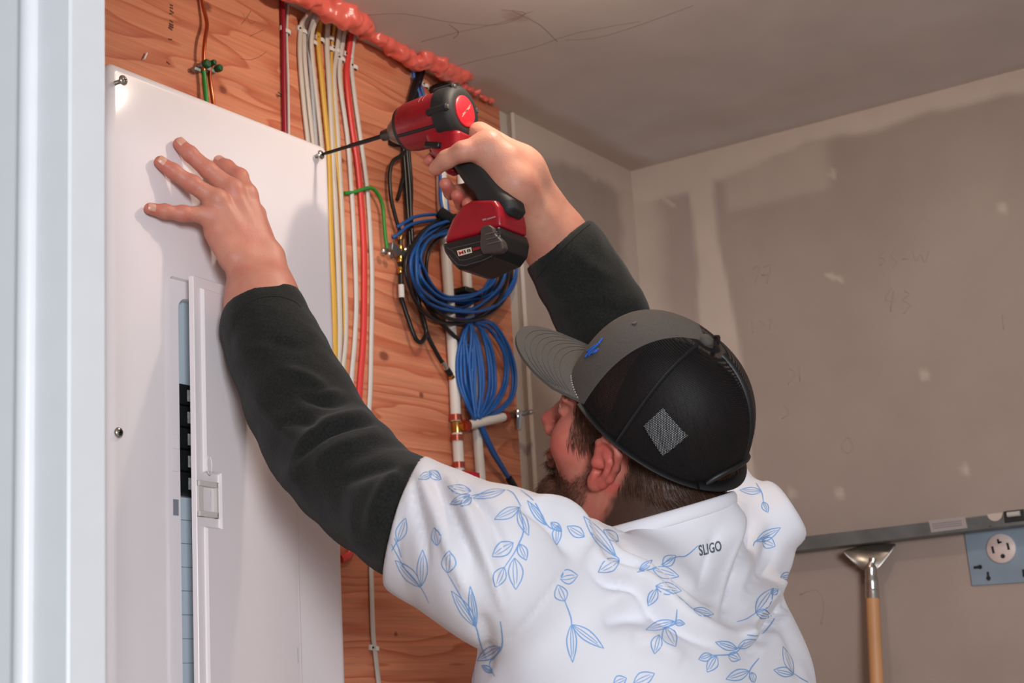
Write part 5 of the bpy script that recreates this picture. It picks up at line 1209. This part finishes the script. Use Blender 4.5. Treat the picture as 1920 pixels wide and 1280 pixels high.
# trousers and shoes so that the figure stands on the floor
def legs(P):
    d = rbox(P, (1.575, .862, -.58), (.09, .03, .06), .10)
    for s in (-1, 1): d = smin(d, chain(P, [(1.575+s*.09, .862, -.62), (1.575+s*.11, .89, -1.0), (1.575+s*.12, .85, -1.36)], (.10, .078, .065), .03), .03)
    return np.maximum(d, -(P[:, 2]+1.37))
Vt, Ft = nets(legs, np.array([1.25, .70, -1.42]), np.array([1.9, 1.06, -.45]), .012, 2)
qmesh('trousers', Vt, Ft, mat('dark_denim', (44, 52, 70), .85, vary=.15, vscale=60), person)
for s in (-1, 1):
    def shoe(P, s=s): return np.maximum(smin(ell(P, (1.575+s*.125, .93, -1.40), (.05, .15, .055)), ell(P, (1.575+s*.12, .85, -1.36), (.05, .06, .06)), .03), -(P[:, 2]+1.4295))
    Vt, Ft = nets(shoe, np.array([1.575+s*.125-.09, .72, -1.44]), np.array([1.575+s*.125+.09, 1.12, -1.28]), .008, 1)
    qmesh('work_shoe', Vt, Ft, mat('brown_leather', (92, 64, 44), .5), person)
# ---- trucker cap in the head frame
CB = np.array([0, -.010, .029]); CN = np.array([0, -.33, 1.0]); CN /= np.linalg.norm(CN); CFW = np.cross(CN, [-1., 0, 0]); CFW = CFW if CFW[1] > 0 else -CFW
CA, CBk, CH = .0875, .1085, .120
def cap_pt(th, v, off=0.0):
    """th: 0 = right, 90 deg = front; v: 0 band .. 1 button"""
    fr_ = max(0, math.sin(th)); ex = 2.25+.35*fr_
    rad = max(0, 1-v**ex)**(1/ex); hgt = CH*v+.004*fr_*math.sin(math.pi*min(1, v))*1.0
    a, b_ = CA+off, (CBk+off if math.sin(th) < 0 else CBk+.001+off)
    return CB+np.array([a*rad*math.cos(th), 0, 0])+CFW*(b_*rad*math.sin(th))+CN*(hgt+off*v)
def hw(p): return HO+HM@np.asarray(p, float)
cap_root = None
M_twill = mat('grey_cap_twill', (84, 80, 76), .85, vary=.10, vscale=500, bump=.25, bscale=700, spec=.25)
M_seam = mat('black_cap_binding', (17, 17, 19), .5)
def mesh_mat():
    m = bpy.data.materials.new('black_trucker_mesh'); m.use_nodes = True; nt = m.node_tree; L = nt.links.new; N = nt.nodes.new
    b = nt.nodes['Principled BSDF']; b.inputs['Base Color'].default_value = (.007, .007, .008, 1); b.inputs['Roughness'].default_value = .55; b.inputs['Specular IOR Level'].default_value = .18
    uv = N('ShaderNodeUVMap'); uv.uv_map = 'mesh'
    sp = N('ShaderNodeSeparateXYZ'); L(uv.outputs[0], sp.inputs[0])
    def mt(op, a, c_=None):
        q = N('ShaderNodeMath'); q.operation = op
        for i, t in enumerate((a, c_)):
            if t is None: continue
            if isinstance(t, (int, float)): q.inputs[i].default_value = t
            else: L(t, q.inputs[i])
        return q.outputs[0]
    row = mt('FLOOR', sp.outputs[1]); xs = mt('ADD', sp.outputs[0], mt('MULTIPLY', mt('MODULO', row, 2.0), .5))
    fx = mt('SUBTRACT', mt('FRACT', xs), .5); fy = mt('SUBTRACT', mt('FRACT', sp.outputs[1]), .5)
    d = mt('SQRT', mt('ADD', mt('MULTIPLY', fx, fx), mt('MULTIPLY', fy, fy)))
    hole = mt('LESS_THAN', d, .30)
    tr = N('ShaderNodeBsdfTransparent'); mx = N('ShaderNodeMixShader'); L(hole, mx.inputs[0]); L(b.outputs[0], mx.inputs[1]); L(tr.outputs[0], mx.inputs[2])
    L(mx.outputs[0], nt.nodes['Material Output'].inputs[0]); return m
def patch(name, t0, t1, nu, v0, v1, nv, m, parent, off=0.0, uvs=None, keep=None):
    b = MB(); g = []
    for i in range(nu+1):
        for j in range(nv+1): g.append(hw(cap_pt(t0+(t1-t0)*i/nu, v0+(v1-v0)*j/nv, off)))
    fs = [(i*(nv+1)+j, (i+1)*(nv+1)+j, (i+1)*(nv+1)+j+1, i*(nv+1)+j+1) for i in range(nu) for j in range(nv) if keep is None or keep(t0+(t1-t0)*(i+.5)/nu, v0+(v1-v0)*(j+.5)/nv)]
    b.add(g, fs); o = b.build(name, m, parent, smooth=180)
    if uvs:
        l = o.data.uv_layers.new(name='mesh'); k = 0
        for p in o.data.polygons:
            for vi in p.vertices:
                i, j = divmod(vi, nv+1); v = v0+(v1-v0)*j/nv
                l.data[k].uv = ((t0+(t1-t0)*i/nu)*uvs[0], v*uvs[1]); k += 1
    return o
R_ = math.radians
bnd = (R_(90-57), R_(90+57))
cap = patch('baseball_cap', bnd[0], bnd[1], 48, 0, 1, 28, M_twill, person)
cap['label'] = 'grey twill cap front'
def arch(th, v):
    a = (th-R_(270))/R_(31); h = .26*math.sqrt(max(0, 1-a*a)); return not (abs(a) < 1 and .075 < v < h)
back = patch('mesh_back', bnd[1], bnd[0]+2*math.pi, 120, 0, 1, 40, mesh_mat(), cap, uvs=(52, 78), keep=arch)
back['label'] = 'black mesh back'
# seams, sweatband edge and strap
b = MB(); b.tube([hw(cap_pt(t, .02, .0012)) for t in np.linspace(bnd[1]-.02, bnd[0]+2*math.pi+.02, 90)], .0055, 8, flat=.35, ref=HM@CN); b.build('band_binding', M_seam, cap, smooth=80)
for t in (R_(179), R_(1), R_(270)):
    v0 = .27 if abs(t-R_(270)) < .1 else .02
    b = MB(); b.tube([hw(cap_pt(t, v, .0006)) for v in np.linspace(v0, .985, 26)], .0036, 8, flat=.3, ref=None); b.build('panel_seam', M_seam, cap, smooth=80)
b = MB(); b.tube([hw(cap_pt(R_(270)+R_(31)*math.cos(t), max(.06, .26*math.sin(t)), .001)) for t in np.linspace(0, math.pi, 30)], .0034, 8); b.build('opening_binding', M_seam, cap, smooth=80)
b = MB(); 
for vv, rr in ((.045, .0080),): b.tube([hw(cap_pt(t, vv, .002)) for t in np.linspace(R_(233), R_(307), 30)], rr, 10, flat=.3, ref=HM@CN)
b.build('snap_strap', M_seam, cap, smooth=80)
b = MB(); b.lathe([(-.001, .0078), (.002, .0078), (.0045, .0058), (.0055, .001)], hw(cap_pt(R_(90), 1.0)), HM@CN, 18); b.build('top_button', M_twill, cap, smooth=60)
b = MB(); b.lathe([(0, .0028), (.0008, .0028), (.001, .0012)], hw(cap_pt(R_(118), .80, .0004)), HM@(cap_pt(R_(118), .80, .01)-cap_pt(R_(118), .80)), 12); b.build('eyelet', mat('eyelet_grey', (64, 62, 62), .7), cap)
# visor
b = MB(); g = []; nu, nv = 40, 16
BW = R_(52)
for i in range(nu+1):
    a = R_(90)-BW+2*BW*i/nu; u = (i/nu-.5)*2
    base = cap_pt(a, .015)
    ln = .080*(1-abs(u)**2.8)**.5
    for j in range(nv+1):
        w = j/nv; x = base[0]*(1+.0*w)
        p = base+CFW*ln*w*1.0+np.array([np.sign(u)*.004*w*(1-abs(u)), 0, 0])
        g.append((p, w, u, ln))
pts = []
for p, w, u, ln_ in g:
    loc = p-CB; xx = loc[0]
    z = -.26*w*.074-.0
    drop = -.9*xx*xx*w
    pts.append(p+CN*(-.015*w*(ln_/.080)**.5+drop*ln_/.080+.010*(1-w)*0))
def brim_mesh(dz): return [hw(p+CN*dz) for p in pts]
top, bot = brim_mesh(.0016), brim_mesh(-.0016); n_ = len(pts); W_ = nv+1
fs = [(i*W_+j, i*W_+j+1, (i+1)*W_+j+1, (i+1)*W_+j) for i in range(nu) for j in range(nv)]
b.add(top+bot, [f[::-1] for f in fs]+[tuple(k+n_ for k in f) for f in fs]+[(i*W_+nv, (i+1)*W_+nv, n_+(i+1)*W_+nv, n_+i*W_+nv)[::-1] for i in range(nu)])
brim = b.build('brim', M_twill, cap, smooth=60)
for k in range(7):
    w = .22+.105*k
    line = []
    for i in range(2, nu-1):
        a0 = np.array(top[i*W_+int(w*nv)]); a1 = np.array(top[i*W_+min(nv, int(w*nv)+1)]); line.append(a0+(a1-a0)*(w*nv-int(w*nv))+HM@CN*.0003)
    b = MB(); b.tube(line, .0004, 5); b.build('brim_stitching', mat('stitch_grey', (84, 80, 76), .85), brim, smooth=80)

# price sticker left inside the mesh, blue emblem, pale stitches at the visor joint
from mathutils.bvhtree import BVHTree
def cap_hit(px, py):
    """parameters of the crown point seen at a pixel (coarse search)"""
    best = None
    for th in np.linspace(R_(100), R_(300), 161):
        for v in np.linspace(.02, .98, 60):
            q = hw(cap_pt(th, v)); p = proj(q); d_ = math.hypot(p[0]-px, p[1]-py)+(0 if (q@(q-hw(cap_pt(th, v, .01)))) > 0 else 50)
            if best is None or d_ < best[0]: best = (d_, th, v)
    return best[1], best[2]
c4 = [cap_hit(*p) for p in ((1207, 800), (1243, 764), (1291, 815), (1243, 857))]
b = MB(); g = []
for i in range(9):
    for j in range(9):
        u, w = i/8, j/8; th = (c4[0][0]*(1-u)+c4[1][0]*u)*(1-w)+(c4[3][0]*(1-u)+c4[2][0]*u)*w; v = (c4[0][1]*(1-u)+c4[1][1]*u)*(1-w)+(c4[3][1]*(1-u)+c4[2][1]*u)*w
        g.append(hw(cap_pt(th, v, -.0012)))
b.add(g, [(i*9+j, (i+1)*9+j, (i+1)*9+j+1, i*9+j+1) for i in range(8) for j in range(8)]); b.build('inside_sticker', mat('glossy_sticker', (236, 236, 238), .2, vary=.3, vscale=260), back, smooth=180)
def on_cap(px, py, off): return hw(cap_pt(*cap_hit(px, py), off))
b = MB()
for pts in (((1097, 671), (1106, 660), (1118, 648), (1131, 634)), ((1101, 659), (1112, 651), (1126, 643)), ((1104, 668), (1113, 660), (1124, 654)), ((1112, 664), (1121, 656))):
    b.tube(smooth_path([on_cap(*p, .0006) for p in pts], 4), .0011, 6)
b.build('blue_embroidery', mat('embroidery_blue', (34, 96, 190), .6), cap, smooth=180)
b = MB()
for k in range(10):
    q = hw(cap_pt(R_(90+50-2.4*k), .03, .0012)); b.obox(q, HM@np.array([.0004, 0, 0]), HM@np.array([0, .0005, 0]), HM@np.array([0, 0, .0004]))
b.build('pale_stitches', mat('stitch_white', (214, 210, 204), .6), cap, smooth=None)
# ---- hair and beard strands
def strands(name, roots, nrm, flow, length, r, m, parent, nseg=4, seed=1, curl=.25, spread=.3, lift=.35):
    rs = np.random.RandomState(seed); n = len(roots)
    t = flow-nrm*(flow*nrm).sum(1)[:, None]; t /= np.linalg.norm(t, axis=1)[:, None]+1e-9
    d = t+nrm*(lift*(.5+rs.rand(n)))[:, None]+spread*rs.randn(n, 3); d /= np.linalg.norm(d, axis=1)[:, None]
    P = [roots-nrm*.001]; cur = roots.copy()
    for k in range(1, nseg):
        d = d+flow*curl*.5-nrm*curl*.20+.05*rs.randn(n, 3); d /= np.linalg.norm(d, axis=1)[:, None]
        cur = cur+d*(length/(nseg-1))[:, None]; P.append(cur.copy())
    P = np.stack(P, 1)                                  # n, nseg, 3
    T = P[:, -1]-P[:, 0]; A = np.cross(T, rs.randn(n, 3)); A /= np.linalg.norm(A, axis=1)[:, None]+1e-9; B_ = np.cross(T, A); B_ /= np.linalg.norm(B_, axis=1)[:, None]+1e-9
    V_ = np.zeros((n, nseg, 3, 3))
    for j in range(3):
        a = 2*math.pi*j/3; V_[:, :, j] = P+(math.cos(a)*A+math.sin(a)*B_)[:, None, :]*(np.broadcast_to(r, (n,))[:, None]*np.linspace(1, .25, nseg)[None])[:, :, None]
    base = np.arange(n)[:, None]*nseg*3; F = []
    for k in range(nseg-1):
        for j in range(3):
            l = (j+1) % 3; F.append(np.stack([base[:, 0]+k*3+j, base[:, 0]+k*3+l, base[:, 0]+(k+1)*3+l, base[:, 0]+(k+1)*3+j], 1))
    return qmesh(name, V_.reshape(-1, 3), np.concatenate(F), m, parent)
hn = headN; hq = hloc(headV); rs_ = np.random.RandomState(4)
def pick(mask, n):
    p = mask/mask.sum(); i = rs_.choice(len(headV), n, p=p); j = rs_.randn(n, 3)*.0012; return i, headV[i]+j-hn[i]*(j*hn[i]).sum(1)[:, None]
hm = hair_mask(hq); hm = hm*(hm > .25)*np.where(hq[:, 1] > .012, 1.1, 1.)*(np.abs(hq[:, 0]) < .078)
below = 1-.85*sstep(.015, .04, hq[:, 2]-.33*(hq[:, 1]+.010)-.029)          # few under the cap
i, R0 = pick(hm*below, 17000); q = hq[i]
fl = np.stack([-.25*np.sign(q[:, 0])*(q[:, 1] < -.06), np.where(q[:, 1] > 0, -.40, -.55), -np.ones(len(q))], 1)@HM.T
ln = np.where(q[:, 1] > .01, .013, .018+.008*sstep(-.02, -.08, q[:, 2]))*(.6+.6*rs_.rand(len(q)))
M_hair = mat('brown_hair', (78, 54, 39), .5, vary=.25, vscale=90, spec=.2); M_beard = mat('reddish_brown_beard', (92, 60, 44), .5, vary=.3, vscale=110, spec=.3)
hair = strands('hair', R0, hn[i], fl, ln, np.where(q[:, 1] > .01, .00024, .00034), M_hair, person, 5, 2, .30, .13, .30)
bmk = beard_mask(hq); bmk = bmk**1.3*(bmk > .12)*(np.abs(hq[:, 0]) < .078)
i, R0 = pick(bmk, 11000); q = hq[i]
fl = np.stack([0*q[:, 0], .20+0*q[:, 0], -np.ones(len(q))], 1)@HM.T
ln = (.005+.011*sstep(-.05, -.10, q[:, 2])+.003*(q[:, 1] > .06))*(.6+.7*rs_.rand(len(q)))
beard = strands('beard', R0, hn[i], fl, ln, .00026, M_beard, person, 4, 3, .40, .20, .28)
# fine hair on the left forearm, eyebrows
i = rs_.choice(len(headV), 420, p=(lambda w: w/w.sum())(np.exp(-(((np.abs(hq[:, 0])-.034)/.016)**2+((hq[:, 2]-.046)/.004)**2))*(hq[:, 1] > .06)+1e-12)); q = hq[i]
strands('eyebrows', headV[i], hn[i], np.stack([np.sign(q[:, 0]), 0*q[:, 0], .2+0*q[:, 0]], 1)@HM.T, np.full(420, .0035), .0003, M_hair, person, 4, 5, .2, .2)
